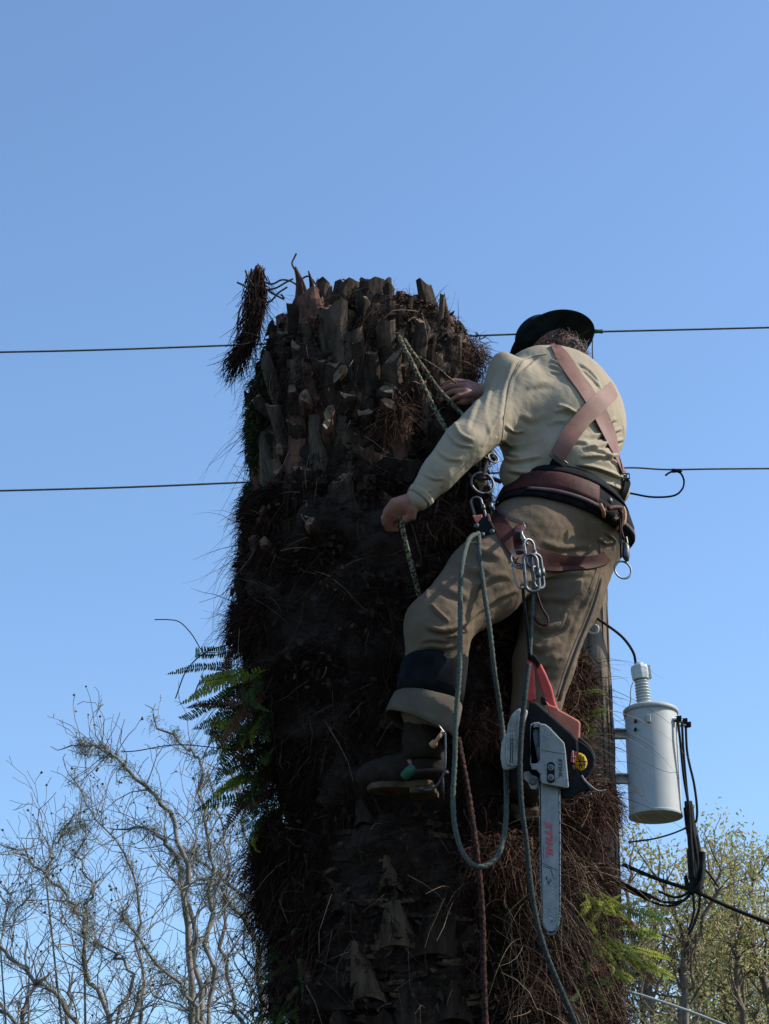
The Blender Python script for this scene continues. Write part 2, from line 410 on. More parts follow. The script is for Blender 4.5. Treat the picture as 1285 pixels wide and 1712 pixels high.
def ring_band(mb, bvhs, c, axis, width, off=.006, th=.004, n=64, rows=4, mi=0, smooth=4, e1=(1, 0, 0), maxr=.3, a0=0, a1=360, bulge=0):
    axis = nrm(axis); e1 = nrm(np.asarray(e1, float) - axis * np.dot(e1, axis)); e2 = np.cross(axis, e1)
    full = a1 - a0 >= 360; th_ = np.radians(np.linspace(a0, a1, n, endpoint=not full)); R = np.zeros((rows, n))
    for j in range(rows):
        o = np.asarray(c) + axis * width * (j / (rows - 1) - .5)
        for i, t in enumerate(th_):
            d = e1 * math.cos(t) + e2 * math.sin(t); best = 0
            for b in bvhs:
                h = b.ray_cast(Vector(o + d * maxr), Vector(-d), maxr)
                if h[0] is not None: best = max(best, maxr - h[3])
            R[j, i] = best
    R[R < .02] = np.median(R[R >= .02]) if (R >= .02).any() else .1
    for _ in range(smooth):
        R = np.maximum(R, (np.roll(R, 1, 1) + np.roll(R, -1, 1)) / 2) if full else R
    for _ in range(2): R = (np.roll(R, 1, 1) + np.roll(R, -1, 1) + 2 * R) / 4 if full else R
    V = []
    for lay in (off + th, off):
        for j in range(rows):
            o = np.asarray(c) + axis * width * (j / (rows - 1) - .5); bb = bulge * math.sin(math.pi * j / (rows - 1))
            for i, t in enumerate(th_):
                V.append(o + (e1 * math.cos(t) + e2 * math.sin(t)) * (R[j, i] + lay + (bb if lay > off else 0)))
    F = []; N2 = rows * n; m = n if full else n - 1
    for j in range(rows - 1):
        for i in range(m):
            a, b = j * n + i, j * n + (i + 1) % n
            F.append((a, b, b + n, a + n)); F.append((N2 + a, N2 + a + n, N2 + b + n, N2 + b))
    for i in range(m):
        a, b = i, (i + 1) % n; F.append((a, N2 + a, N2 + b, b)); a += (rows - 1) * n; b += (rows - 1) * n; F.append((a, b, N2 + b, N2 + a))
    if not full:
        for j in range(rows - 1):
            for a in (j * n, j * n + n - 1): F.append((a, a + n, N2 + a + n, N2 + a))
    mb.add(V, F, mi)
    return e1, e2, R

# ------------------------------------------------------------------ ground
g = MB(); S_ = 900; n_ = 40
gx = np.sign(np.linspace(-1, 1, n_)) * np.abs(np.linspace(-1, 1, n_)) ** 2 * S_
X, Y = np.meshgrid(gx, gx, indexing='ij'); Z = .04 * np.sin(X * .7) * np.cos(Y * .9) * (np.abs(X) < 60) * (np.abs(Y) < 60)
idx = np.arange(n_ * n_).reshape(n_, n_)
g.add(np.stack([X.ravel(), Y.ravel(), Z.ravel() - .03], 1), np.stack([idx[:-1, :-1].ravel(), idx[1:, :-1].ravel(), idx[1:, 1:].ravel(), idx[:-1, 1:].ravel()], 1))
tag(g.build('ground', M['ground'], smooth=True, origin=(0, 0, 0)), kind='structure')

# ------------------------------------------------------------------ ribbons (fibres, twigs) in bulk
def fibre_mesh(name, S, D, L, W, mat_, parent, droop=.5, curl=.35, seg=3, tone=None, seed=1, kind='stuff', root=None):
    """many thin bent triangular strands. S starts, D directions, L lengths, W widths"""
    r = np.random.default_rng(seed); n = len(S)
    D = D / np.linalg.norm(D, axis=1)[:, None]; side = np.cross(D, r.normal(size=(n, 3))); side /= np.linalg.norm(side, axis=1)[:, None]
    s2 = np.cross(D, side); c = r.normal(size=(n, 1)) * curl; c2 = r.normal(size=(n, 1)) * curl
    V = []
    for k in range(seg + 1):
        t = k / seg; x = t * L[:, None]
        p = S + D * x * (1 - .15 * t) + side * c * x * t + s2 * c2 * x * math.sin(t * 3.1) * .6 + np.array([0, 0, -1.]) * droop * x * t
        wv = (W * (1 - .7 * t))[:, None]
        for a in (0, 2.09, 4.19): V.append(p + (side * math.cos(a) + s2 * math.sin(a)) * wv * .5)
    V = np.stack(V, 1)                       # n, 3(seg+1), 3
    m = 3 * (seg + 1); base = np.arange(n)[:, None] * m; Q = []
    for k in range(seg):
        for a in range(3):
            b = (a + 1) % 3; Q.append(base + np.array([[3 * k + a, 3 * k + b, 3 * k + 3 + b, 3 * k + 3 + a]]))
    Q = np.stack(Q, 1).reshape(-1, 4)
    tn = None
    if tone is None: tone = r.random(n)
    tn = np.repeat(tone, m)
    o = fastmesh(name, V.reshape(-1, 3), Q, mat_, parent, attr=tn)
    if kind: o['kind'] = kind
    return o

# ------------------------------------------------------------------ background trees
class Twigs:
    """collects tapered 4-sided segments quickly"""
    def __init__(s, seed): s.p0 = []; s.p1 = []; s.r0 = []; s.r1 = []; s.r = np.random.default_rng(seed); s.tips = []
    def limb(s, pts, r0, r1):
        rr = np.linspace(r0, r1, len(pts))
        for i in range(len(pts) - 1):
            s.p0.append(pts[i]); s.p1.append(pts[i + 1]); s.r0.append(rr[i]); s.r1.append(rr[i + 1])
    def grow(s, p, d, L, r, lev, up=.22, crook=.52, spread=.7, dens=1.0, minr=.002, stop=0):
        n = max(3, int(L / .09)); st = L / n; pts = [p]; d = nrm(d); q = p
        for i in range(n):
            d = nrm(d + s.r.normal(size=3) * crook * .5 + np.array([0, 0, up * .25])); q = q + d * st; pts.append(q)
            if lev > stop and i >= 1 and s.r.random() < .62 * dens:
                a = s.r.normal(size=3); a = nrm(a - d * (a @ d)); nd = nrm(d + a * spread * (1.0 + .5 * s.r.random()) + np.array([0, 0, up * .3]))
                s.grow(q, nd, L * s.r.uniform(.32, .62) * (1 - .4 * i / n), max(minr, r * .55), lev - 1, up, crook, spread, dens, minr, stop)
        s.limb(pts, r, max(minr, r * .35))
        if lev <= 1: s.tips.append((pts[-1], d))
        return pts
    def mesh(s, name, mat_, parent, sides=4):
        p0, p1 = np.array(s.p0), np.array(s.p1); r0, r1 = np.array(s.r0)[:, None], np.array(s.r1)[:, None]
        d = p1 - p0; p1 = p1 + d * .02; a = np.cross(d, np.array([.31, .7, .64])); a /= np.linalg.norm(a, axis=1)[:, None] + 1e-9
        b = np.cross(d, a); b /= np.linalg.norm(b, axis=1)[:, None] + 1e-9; V = []
        for p, r in ((p0, r0), (p1, r1)):
            for k in range(sides):
                t = 6.283 * k / sides; V.append(p + (a * math.cos(t) + b * math.sin(t)) * r)
        V = np.stack(V, 1); base = np.arange(len(p0))[:, None] * sides * 2
        Q = np.stack([base + np.array([[k, (k + 1) % sides, sides + (k + 1) % sides, sides + k]]) for k in range(sides)], 1).reshape(-1, 4)
        return fastmesh(name, V.reshape(-1, 3), Q, mat_, parent, smooth=True)

def limb_from_px(pts, Y, r, dY=0.0):
    c = spline([(x, y) for x, y in pts], max(6, len(pts) * 3))
    return [P(x, y, Y + dY * i / len(c)) + r.normal(size=3) * .016 for i, (x, y) in enumerate(c)]

def bare_tree(label, seed, Y, limbs, trunk_r=.11, dens=1.0, group='bare trees behind the palm', bark='pale_bark', lev=3, twL=.75, lich=140, pods=80):
    tw = Twigs(seed); r = tw.r
    base_px = np.mean([l[0][0][0] for l in limbs]); j = P(base_px, 1850, Y)
    root = empty('bare_tree', (j[0], Y, 0)); tag(root, label, 'tree', group)
    t = MB(); top = np.array([j[0], Y, max(.8, j[2] - .5)])
    tp = [np.array([j[0] + .05 * math.sin(k), Y, z]) for k, z in enumerate(np.linspace(-.05, top[2], 7))]
    t.tube(tp, np.linspace(trunk_r * 1.5, trunk_r, 7), 10); t.build('trunk', M['bark' if bark == 'pale_bark' else 'bark2'], root, smooth=True)
    allp = []
    for pts, r0, r1, dY in limbs:
        r0 *= .72; r1 *= .8; L = limb_from_px(pts, Y, r, dY); L = [tp[-1]] + [tp[-1] * .4 + L[0] * .6 + np.array([0, 0, -.2])] + L
        tw.limb(L, r0, r1); allp += [(q, i / len(L), r0 + (r1 - r0) * i / len(L), nrm(L[min(i + 1, len(L) - 1)] - L[i - 1])) for i, q in enumerate(L) if i > 1]
        m = len(L)
        for i in range(2, m):
            for _ in range(r.poisson(1.75 * dens)):
                d = nrm(L[i] - L[i - 1]); a = r.normal(size=3); a[1] *= .8; a = nrm(a - d * (a @ d))
                f = i / m; tw.grow(L[i], nrm(d * .5 + a * .8 + np.array([0, 0, .3])), twL * (1.0 - .68 * f) * r.uniform(.5, 1.1), max(.0035, (r0 + (r1 - r0) * f) * .30), lev - 1, dens=.95, minr=.0019)
        tw.grow(L[-1], L[-1] - L[-2], .16, max(.004, r1), 1, minr=.0024)
    br = tw.mesh('branches', M['bark' if bark == 'pale_bark' else 'bark2'], root)
    segs = np.array(tw.p0)
    # lichen tufts and seed pods
    if lich:
        S = []; Dr = []
        pick = [allp[i] for i in r.integers(0, len(allp), lich)]
        for q, f, rr, d in pick:
            k = 26; S.append(q + r.normal(size=(k, 3)) * .03); Dr.append(r.normal(size=(k, 3)))
        S = np.vstack(S); Dr = np.vstack(Dr)
        fibre_mesh('lichen', S, Dr, r.uniform(.02, .06, len(S)), np.full(len(S), .004), M['lichen'], root, seed=seed)
    if pods:
        pm = MB(); ico = [(0, 0, 1), (1, 0, 0), (0, 1, 0), (-1, 0, 0), (0, -1, 0), (0, 0, -1)]
        F = [(0, 1, 2), (0, 2, 3), (0, 3, 4), (0, 4, 1), (5, 2, 1), (5, 3, 2), (5, 4, 3), (5, 1, 4)]
        for i in r.integers(0, len(tw.tips), pods):
            c = tw.tips[i][0]; pm.add(np.array(ico) * r.uniform(.007, .012) + c, F)
        o = pm.build('seed_pods', M['pod'], root, smooth=True); o['kind'] = 'stuff'
    return root

bare_tree('bare tree with pale limbs fanning left, nearest the palm trunk at lower left', 11, 13.5, [
    ([(344, 1760), (328, 1592), (315, 1502), (301, 1452), (276, 1409), (250, 1391), (215, 1384)], .035, .010, .3),
    ([(322, 1700), (315, 1538), (307, 1459), (283, 1359), (250, 1323), (215, 1291), (186, 1266), (165, 1251), (134, 1248)], .034, .008, -.5),
    ([(348, 1740), (319, 1670), (265, 1610), (215, 1545), (200, 1530)], .026, .008, -.4),
    ([(352, 1740), (350, 1560), (352, 1440), (340, 1350), (325, 1270), (301, 1241), (261, 1210)], .026, .010, .5),
], trunk_r=.09, dens=.95, lich=170, pods=70)
bare_tree('bare pale tree whose limbs cross close behind the left edge of the palm', 23, 15.5, [
    ([(470, 1760), (460, 1556), (394, 1488), (358, 1463), (330, 1430), (300, 1425)], .035, .010, .2),
    ([(440, 1720), (426, 1570), (390, 1516), (358, 1480), (322, 1459)], .045, .012, -.3),
    ([(455, 1720), (452, 1600), (440, 1480), (410, 1390), (400, 1330), (385, 1290)], .035, .009, .3),
    ([(430, 1760), (385, 1650), (372, 1550), (378, 1450), (365, 1380), (350, 1310)], .030, .008, .6),
], trunk_r=.11, dens=1.0, lich=140, pods=40)
bare_tree('bare tree at far left reaching a crooked limb up to the left', 31, 14.5, [
    ([(190, 1780), (172, 1670), (143, 1620), (143, 1560), (132, 1527), (107, 1491), (75, 1459), (39, 1432), (16, 1420)], .032, .009, -.3),
    ([(143, 1560), (150, 1520), (152, 1480), (130, 1440), (135, 1400), (140, 1370)], .014, .006, .2),
    ([(75, 1459), (88, 1430), (92, 1400), (108, 1385), (120, 1392)], .012, .008, .1),
    ([(180, 1760), (215, 1640), (200, 1600), (165, 1580), (155, 1560)], .02, .008, .3),
    ([(230, 1760), (240, 1660), (235, 1560), (225, 1470), (185, 1400), (150, 1345), (122, 1305)], .022, .006, .3),
], trunk_r=.09, dens=.95, lich=140, pods=60)
bare_tree('bare tree cut by the left picture edge, with a limb sloping down right', 43, 13.8, [
    ([(140, 1790), (120, 1700), (82, 1656), (46, 1624), (0, 1581), (-40, 1540)], .032, .016, -.2),
    ([(46, 1624), (20, 1590), (22, 1540), (48, 1500), (55, 1488)], .011, .005, .2),
    ([(0, 1581), (5, 1530), (20, 1500), (10, 1488)], .010, .005, .2),
    ([(60, 1790), (30, 1720), (-20, 1670), (-60, 1640)], .026, .016, .1),
], trunk_r=.10, dens=.9, lich=40, pods=40)
bare_tree('hazy brown twiggy tree low in the left corner behind the bare limbs', 57, 24, [
    ([(20, 1900), (25, 1760), (40, 1690), (60, 1640)], .06, .02, 0), ([(30, 1900), (0, 1740), (-20, 1660)], .06, .02, 0),
    ([(60, 1900), (90, 1780), (110, 1700), (120, 1650)], .05, .02, 0), ([(150, 1900), (190, 1790), (220, 1700), (240, 1650)], .05, .02, 0),
    ([(200, 1900), (290, 1790), (330, 1700), (350, 1640)], .05, .02, 0)], trunk_r=.14, dens=1.7, twL=1.1, bark='brown', lich=0, pods=0)

def leafy_tree(label, seed, Y, limbs, leafmat='leaf', trunk_r=.14, dens=1.1, twL=.95, nleaf=15, lsz=.055, group='leafing trees at lower right'):
    tw = Twigs(seed); r = tw.r; bx = np.mean([l[0][0][0] for l in limbs]); j = P(bx, 1850, Y)
    root = empty('leafy_tree', (j[0], Y, 0)); tag(root, label, 'tree', group)
    t = MB(); tp = [np.array([j[0] + .06 * math.sin(k), Y, z]) for k, z in enumerate(np.linspace(-.05, max(.8, j[2] - .5), 7))]
    t.tube(tp, np.linspace(trunk_r * 1.5, trunk_r, 7), 10); t.build('trunk', M['bark2'], root, smooth=True)
    for pts, r0, r1, dY in limbs:
        pts = [(x, y + (34 if y < 1600 else 0)) for x, y in pts]; L = limb_from_px(pts, Y, r, dY); L = [tp[-1]] + [tp[-1] * .4 + L[0] * .6 + np.array([0, 0, -.2])] + L; tw.limb(L, r0, r1)
        for i in range(2, len(L)):
            f = i / len(L)
            for _ in range(r.poisson(2.0 * dens)):
                d = nrm(L[i] - L[i - 1]); a = r.normal(size=3); a = nrm(a - d * (a @ d))
                tw.grow(L[i], nrm(d * .6 + a * .8 + np.array([0, 0, .35])), twL * (1.0 - .68 * f) * r.uniform(.5, 1.1), max(.006, (r0 + (r1 - r0) * f) * .42), 2, dens=.75, minr=.003)
        tw.grow(L[-1], L[-1] - L[-2], .3, max(.006, r1), 2, minr=.003)
    tw.mesh('branches', M['bark2'], root)
    T = np.array([p for p, d in tw.tips]); T = T[T[:, 2] > 3.2]
    C = np.repeat(T, nleaf, 0) + r.normal(size=(len(T) * nleaf, 3)) * .085; n = len(C)
    for nm, mt, sel in (('leaves', leafmat, r.random(n) < .72), ('withered_leaves', 'leafT', None)):
        if sel is None: sel = ~prev
        prev = sel; c = C[sel]; m = len(c); a = r.normal(size=(m, 3)); a /= np.linalg.norm(a, axis=1)[:, None]; b = np.cross(a, r.normal(size=(m, 3))); b /= np.linalg.norm(b, axis=1)[:, None]
        l = (r.uniform(.6, 1.2, m) * lsz)[:, None]; up = np.cross(a, b) * l * .18
        V = np.stack([c - a * l * .5, c + b * l * .22 + up, c + a * l * .5, c - b * l * .22 + up], 1).reshape(-1, 3)
        Q = np.arange(m * 4).reshape(-1, 4); o = fastmesh(nm, V, Q, M[mt], root); o['kind'] = 'stuff'
    return root
leafy_tree('thin tree with young yellow-green leaves below the transformer', 5, 21, [
    ([(1140, 1800), (1142, 1640), (1150, 1560), (1125, 1480), (1095, 1420)], .05, .014, 0),
    ([(1100, 1800), (1085, 1660), (1062, 1560), (1048, 1470), (1050, 1410)], .05, .014, .4),
    ([(1150, 1800), (1140, 1600), (1160, 1540), (1190, 1470), (1200, 1405)], .04, .012, -.4)], dens=1.0)
leafy_tree('tallest leafing tree, its rounded crown right of the cable bundle', 6, 23, [
    ([(1210, 1820), (1215, 1680), (1200, 1580), (1190, 1480), (1185, 1410)], .06, .014, 0),
    ([(1220, 1820), (1245, 1650), (1230, 1560), (1220, 1480), (1225, 1425)], .05, .014, .5),
    ([(1200, 1820), (1170, 1650), (1165, 1560), (1170, 1450)], .05, .014, -.5)], dens=1.0)
leafy_tree('leafing tree cut off by the right picture edge', 8, 22, [
    ([(1300, 1820), (1285, 1680), (1262, 1600), (1255, 1510), (1262, 1440)], .06, .014, 0),
    ([(1320, 1820), (1310, 1660), (1300, 1540), (1290, 1440)], .06, .014, .4),
    ([(1280, 1820), (1240, 1700), (1225, 1600), (1240, 1520)], .05, .014, -.5)], dens=1.0, leafmat='leaf')
leafy_tree('dense low tree with tan and green leaves along the lower right edge', 9, 27, [
    ([(1090, 1900), (1080, 1760), (1075, 1660), (1085, 1590)], .07, .02, 0), ([(1130, 1900), (1150, 1760), (1165, 1680), (1175, 1620)], .07, .02, 0),
    ([(1200, 1900), (1230, 1760), (1240, 1680), (1250, 1630)], .07, .02, 0), ([(1280, 1900), (1290, 1760), (1300, 1670), (1310, 1620)], .07, .02, 0)],
    dens=1.5, nleaf=12, lsz=.07, twL=1.5)

# ------------------------------------------------------------------ utility pole, transformer, wires
YP = 17.9
pb = P(1000, 1400, YP)
pole = empty('utility_pole', (pb[0] + .02, YP, 0)); tag(pole, 'weathered brown wooden utility pole behind the climber and transformer', 'utility pole')
ptop = P(978, 640, YP); px0 = root_loc(pole)
t = MB(); zs = np.linspace(-.1, ptop[2], 40)
t.tube([np.array([px0[0] + (ptop[0] - px0[0]) * z / ptop[2] * .35, YP, z]) for z in zs], np.linspace(.175, .125, 40), 28)
po = t.build('pole', M['pole'], pole, smooth=True)
# vertical weathering checks
t = MB()
for k in range(60):
    a = random.uniform(-1.6, 1.6); z0 = random.uniform(4.5, 9); L = random.uniform(.3, 1.1); f = z0 / ptop[2]; R_ = .175 - .05 * f + .001
    cx = px0[0] + (ptop[0] - px0[0]) * f * .35
    t.tube([np.array([cx + R_ * math.sin(a + .03 * math.sin(q * 3)), YP - R_ * math.cos(a), z0 + L * q]) for q in (0, .33, .66, 1)], [.001, .005, .004, .001], 4)
tag(t.build('drying_cracks', M['core'], pole), kind='stuff')
t = MB(); hk = [P(x, y, YP - .2) for x, y in [(974, 1050), (984, 1056), (992, 1060), (999, 1056), (999, 1048), (993, 1045)]]
t.tube(spline(hk, 14), .012, 6); t.build('hook', M['tankd'], pole, smooth=True)

tr = empty('transformer', P(1095, 1365, YP)); tag(tr, 'grey cylindrical pole transformer with one ribbed bushing on top', 'transformer')
c0 = P(1096, 1364, YP); c1 = P(1091, 1192, YP); H = c1[2] - c0[2]; up = np.array([0, 0, 1.]); Rt = .222
t = MB(); t.lathe(c0, up, [(-.012, Rt * .93), (-.012, Rt + .006), (.01, Rt + .006), (.014, Rt), (H * .985, Rt), (H * .985, Rt * .2)], 56); t.build('tank', M['tank'], tr, smooth=True, bevel=.002)
t = MB(); t.lathe(c0, up, [(-.006, Rt * .925), (.006, Rt * .925)], 40); t.lathe(c0 + np.array([-.02, 0, -.006]), up, [(-.01, .01), (-.006, Rt * .55), (0, Rt * .6)], 30)
t.build('tank_bottom', M['tankd'], tr, smooth=True)
t = MB(); t.lathe(c0 + up * (H * .985), up, [(0, Rt + .012), (.03, Rt + .014), (.042, Rt + .002), (.055, Rt * .9), (.085, Rt * .5), (.095, .01)], 56); t.build('lid', M['tank'], tr, smooth=True)
t = MB(); t.box(P(1084, 1201, YP - Rt - .012), (.018, 0, 0), (0, .014, 0), (0, 0, .036)); t.build('lifting_lug', M['tank'], tr, bevel=.006)
t = MB()
for q in ((1062, 1205), (1062, 1219)): t.lathe(P(q[0], q[1], YP - Rt * .86), (0, -1, 0), [(-.03, .012), (.012, .012), (.016, .005)], 10)
t.build('bolt', M['cable'], tr)
# bushing
b0 = P(1077, 1178, YP - .02); b1 = P(1071, 1133, YP - .02); ax = nrm(b1 - b0); L = np.linalg.norm(b1 - b0); prof = []
for i in range(9):
    h = L * i / 9; prof += [(h, .040 + .002 * (8 - i)), (h + L * .02, .060 + .001 * (8 - i)), (h + L * .05, .060 + .001 * (8 - i)), (h + L * .085, .042)]
t = MB(); t.lathe(b0 - ax * .02, ax, prof, 26); t.build('bushing', M['porc'], tr, smooth=True)
ca = b1 - ax * .02; t = MB(); t.lathe(ca, ax, [(0, .05), (0, .074), (.05, .080), (.10, .080), (.125, .072), (.135, .045), (.15, .04)], 8)
t.build('bushing_cap', M['porc'], tr, bevel=.006)
t = MB()
for k in range(6): t.box(ca + ax * (.02 + k * .02) + np.array([.072, 0, 0]), (.018, 0, 0), (0, .03, 0), ax * .005)
t.build('cap_rib', M['porc'], tr)
# brackets to the pole
for yy in (1227, 1302):
    t = MB(); a = P(1052, yy, YP - .02); b = P(1022, yy, YP - .02); m_ = (a + b) / 2; hw = (a[0] - b[0]) / 2 + .05
    t.box(m_ + np.array([0, 0, .035]), (hw, 0, 0), (0, .03, 0), (0, 0, .006)); t.box(m_ - np.array([0, 0, .035]), (hw, 0, 0), (0, .03, 0), (0, 0, .006)); t.box(m_ + np.array([0, .026, 0]), (hw, 0, 0), (0, .005, 0), (0, 0, .034))
    t.build('mounting_bracket', M['tank'], tr, bevel=.003)
# low voltage terminals on the right
term = [(1127, 1203, -.12), (1137, 1207, -.06), (1143, 1213, .0)]
for x, y, d in term:
    q = P(x, y, YP + d); t = MB(); t.lathe(q - np.array([.08, 0, 0]), (1, -.3, 0), [(0, .03), (.04, .03), (.045, .018), (.1, .018)], 12); t.build('terminal', M['porc'], tr, smooth=True)
    t = MB(); t.box(q + np.array([.03, -.02, 0]), (.028, 0, .004), (0, .02, 0), (0, 0, .022)); t.build('terminal_clamp', M['cable'], tr, bevel=.004)

def wire(name, label, cat, pts, r, m='cable', group=None, n=60, sides=6, kind=None):
    t = MB(); t.tube(spline(pts, n), r, sides); o = t.build(name, M[m], smooth=True); tag(o, label, cat, group, kind); return o
G = 'overhead power lines'
wire('power_line', 'upper overhead power line passing behind the hat across the whole sky', 'power line', [P(-60, 590, YP), P(200, 584, YP), P(600, 569, YP), P(830, 560, YP), P(985, 555, YP), P(1150, 551, YP), P(1350, 546, YP)], .009, 'wire', G)
wire('power_line', 'lower left power line running into the palm trunk at chest height', 'power line', [P(-60, 822, YP), P(200, 815, YP), P(420, 806, YP), P(700, 795, YP), P(985, 786, YP - .12)], .009, 'wire', G)
wire('power_line', 'lower right power line leaving the pole beside the belt', 'power line', [P(985, 786, YP - .12), P(1052, 782, YP), P(1115, 785, YP), P(1200, 784, YP), P(1350, 783, YP)], .008, 'wire', G)
for x, y, gg, lb in ((1000, 554, 'green', 'green splice sleeve on the upper line right of the hat'), (1131, 787, 'cable', 'dark clamp on the lower right line above the drooping jumper')):
    t = MB(); a, b = P(x - 9, y, YP), P(x + 9, y, YP); t.tube([a, a * .85 + b * .15, a * .5 + b * .5, a * .15 + b * .85, b], [.012, .022, .018, .022, .012], 8); tag(t.build('wire_clamp', M[gg], smooth=True), lb, 'clamp')
wire('tie_wire', 'thin vertical drop wire hanging from the splice beside the hat brim', 'wire', [P(992, 556, YP), P(990, 565, YP), P(990, 600, YP), P(988, 640, YP)], .006, 'wire', n=20)
wire('jumper_wire', 'short looped jumper drooping below the lower right line', 'wire', [P(1000, 815, YP), P(1055, 825, YP), P(1090, 831, YP), P(1125, 829, YP), P(1140, 818, YP), P(1143, 803, YP), P(1136, 790, YP), P(1122, 789, YP), P(1112, 795, YP)], .009, 'cable', n=50)
wire('bushing_lead', 'black lead curving from the pole down to the top bushing', 'cable', [P(975, 1020, YP - .16), P(984, 1025, YP - .16), P(1010, 1042, YP - .14), P(1040, 1065, YP - .1), P(1058, 1090, YP - .05), P(1063, 1112, YP)], .012, 'cable', n=40)
wire('ground_lead', 'thin grey wire from under the bushing cap down to the tank', 'wire', [P(1058, 1140, YP - .1), P(1054, 1155, YP - .15), P(1054, 1172, YP - .2), P(1048, 1190, YP - .2), P(1043, 1203, YP - .15)], .005, 'wire', n=30)
sc = empty('service_cables', P(1160, 1450, YP)); tag(sc, 'bundle of black service cables hanging from the transformer terminals', 'cable bundle')
def cab(name, pts, r, m='cable', n=50):
    t = MB(); t.tube(spline([P(x, y, YP + d) for x, y, d in pts], n), r, 7); return t.build(name, M[m], sc, smooth=True)
cab('cable', [(1133, 1204, -.15), (1137, 1240, -.15), (1143, 1300, -.12), (1151, 1350, -.1), (1154, 1400, -.1), (1160, 1470, -.1)], .011)
cab('cable', [(1140, 1208, -.1), (1142, 1250, -.1), (1147, 1310, -.1), (1153, 1370, -.08), (1158, 1440, -.08)], .011)
cab('cable', [(1146, 1210, 0), (1149, 1260, 0), (1160, 1310, 0), (1165, 1350, 0), (1164, 1372, 0), (1160, 1380, 0), (1160, 1440, 0)], .011)
for k in range(7):
    a = random.uniform(-.03, .03); x = random.uniform(-5, 5)
    cab('taped_cable', [(1150 + x * .4, 1340, a), (1153 + x * .7, 1370, a), (1158 + x * 1.5, 1410, a * 2), (1162 + x * 1.7, 1450, a), (1159 + x, 1490, a)], [.018, .022, .026, .026, .03][k % 5])
cab('cable_tape', [(1151, 1350, 0), (1154, 1380, 0), (1158, 1400, 0)], .045); cab('cable_tape', [(1157, 1420, 0), (1159, 1450, 0), (1160, 1470, 0)], .048)
for pts in ([(1160, 1480, 0), (1150, 1500, 0), (1125, 1514, 0), (1095, 1510, .05), (1050, 1487, .1), (1000, 1465, .1)],
            [(1158, 1490, 0), (1140, 1506, 0), (1110, 1508, 0), (1080, 1495, .05), (1030, 1475, .1)],
            [(1160, 1470, 0), (1152, 1490, .05), (1130, 1500, .1), (1100, 1490, .1)],
            [(1165, 1440, 0), (1180, 1455, 0), (1192, 1470, 0), (1200, 1482, 0)],
            [(1158, 1490, 0), (1160, 1520, 0), (1155, 1545, 0), (1150, 1555, 0)], [(1170, 1490, 0), (1168, 1520, 0), (1158, 1550, 0), (1150, 1562, 0)],
            [(1146, 1385, 0), (1120, 1395, 0), (1090, 1403, .05), (1050, 1408, .1)]):
    cab('cable', pts, random.uniform(.007, .012))
for k in range(5):
    y = random.uniform(-7, 7); cab('cable_end', [(1175 + y * .5, 1440 + y, 0), (1172, 1470 + y, -.05), (1160 + y, 1490, -.06), (1150, 1480 + y, 0), (1146, 1465, .02)], .016)
cab('cable_tape', [(1174, 1425, 0), (1172, 1450, 0), (1170, 1485, 0)], .030)
wire('service_drop', 'twisted black service line sloping down to the right edge', 'power line', [P(1040, 1445, YP), P(1100, 1470, YP), P(1160, 1490, YP), P(1220, 1517, YP), P(1290, 1545, YP), P(1350, 1570, YP)], .017, 'cable', G)
wire('service_drop', 'pale telephone line sloping across the bottom right corner', 'power line', [P(1040, 1655, YP), P(1085, 1668, YP), P(1150, 1690, YP), P(1240, 1725, YP)], .012, 'tank', G)

# ------------------------------------------------------------------ palm trunk
EDGE = np.array([[556, 478, 770], [566, 462, 780], [585, 446, 788], [620, 430, 800], [700, 420, 808], [800, 420, 815], [900, 402, 835],
                 [1000, 386, 870], [1080, 376, 930], [1150, 386, 965], [1250, 430, 985], [1350, 465, 1005], [1430, 450, 1018], [1500, 458, 1022],
                 [1600, 446, 1036], [1712, 432, 1042]], float)
_z = np.array([U(600, y)[2] for y in EDGE[:, 0]]); _x = np.array([(U(l, y)[0], U(r_, y)[0]) for y, l, r_ in EDGE])
def tc_(z): return np.interp(-np.asarray(z), -_z, (_x[:, 0] + _x[:, 1]) / 2)
def tr_(z): return np.interp(-np.asarray(z), -_z, (_x[:, 1] - _x[:, 0]) / 2)
def trY(z): return np.minimum(tr_(z), .40 + .12 * np.clip(tr_(z) - .40, 0, 1) / .2)
def tsurf(th, z, k=1.0, off=0.0):
    th = np.asarray(th, float); z = np.asarray(z, float)
    return np.stack([tc_(z) + (tr_(z) * k + off) * np.sin(th), Y0 - (trY(z) * k + off) * np.cos(th), z + 0 * th], -1)
def tnorm(th): return np.stack([np.sin(th), -np.cos(th), 0 * np.asarray(th, float)], -1)
def z_of(py, dy=0): return U(600, py, dy)[2]
def on_trunk(px, py, k=1.0):
    """theta, z of the trunk surface seen at a pixel (a few fixed-point steps)"""
    dy = -.35
    for _ in range(8):
        p = U(px, py, dy); z = p[2]; s = np.clip((p[0] - tc_(z)) / (tr_(z) * k), -.985, .985); th = math.asin(s); dy = -trY(z) * k * math.cos(th)
    return th, z
palm = empty('palm_tree', (0.0, Y0, 0)); palm.location = (float(tc_(2.0)), Y0, 0)
tag(palm, 'thick shaggy palm trunk with its fronds sawn off, filling the centre', 'palm tree')
nz_, nth = 230, 150
zz = np.concatenate([np.linspace(0, 2.4, 30), np.linspace(2.41, _z[0], nz_)]); th_ = np.linspace(-math.pi, math.pi, nth, endpoint=False)
T, Zg = np.meshgrid(th_, zz); base = tsurf(T, Zg, .87 * (1 - .42 * np.clip((Zg - _z[0] + .16) / .16, 0, 1) ** 1.5))
pp = base.reshape(-1, 3); dsp = .028 * noise(pp, 9, 3, 3) + .012 * noise(pp, 40, 4, 2)
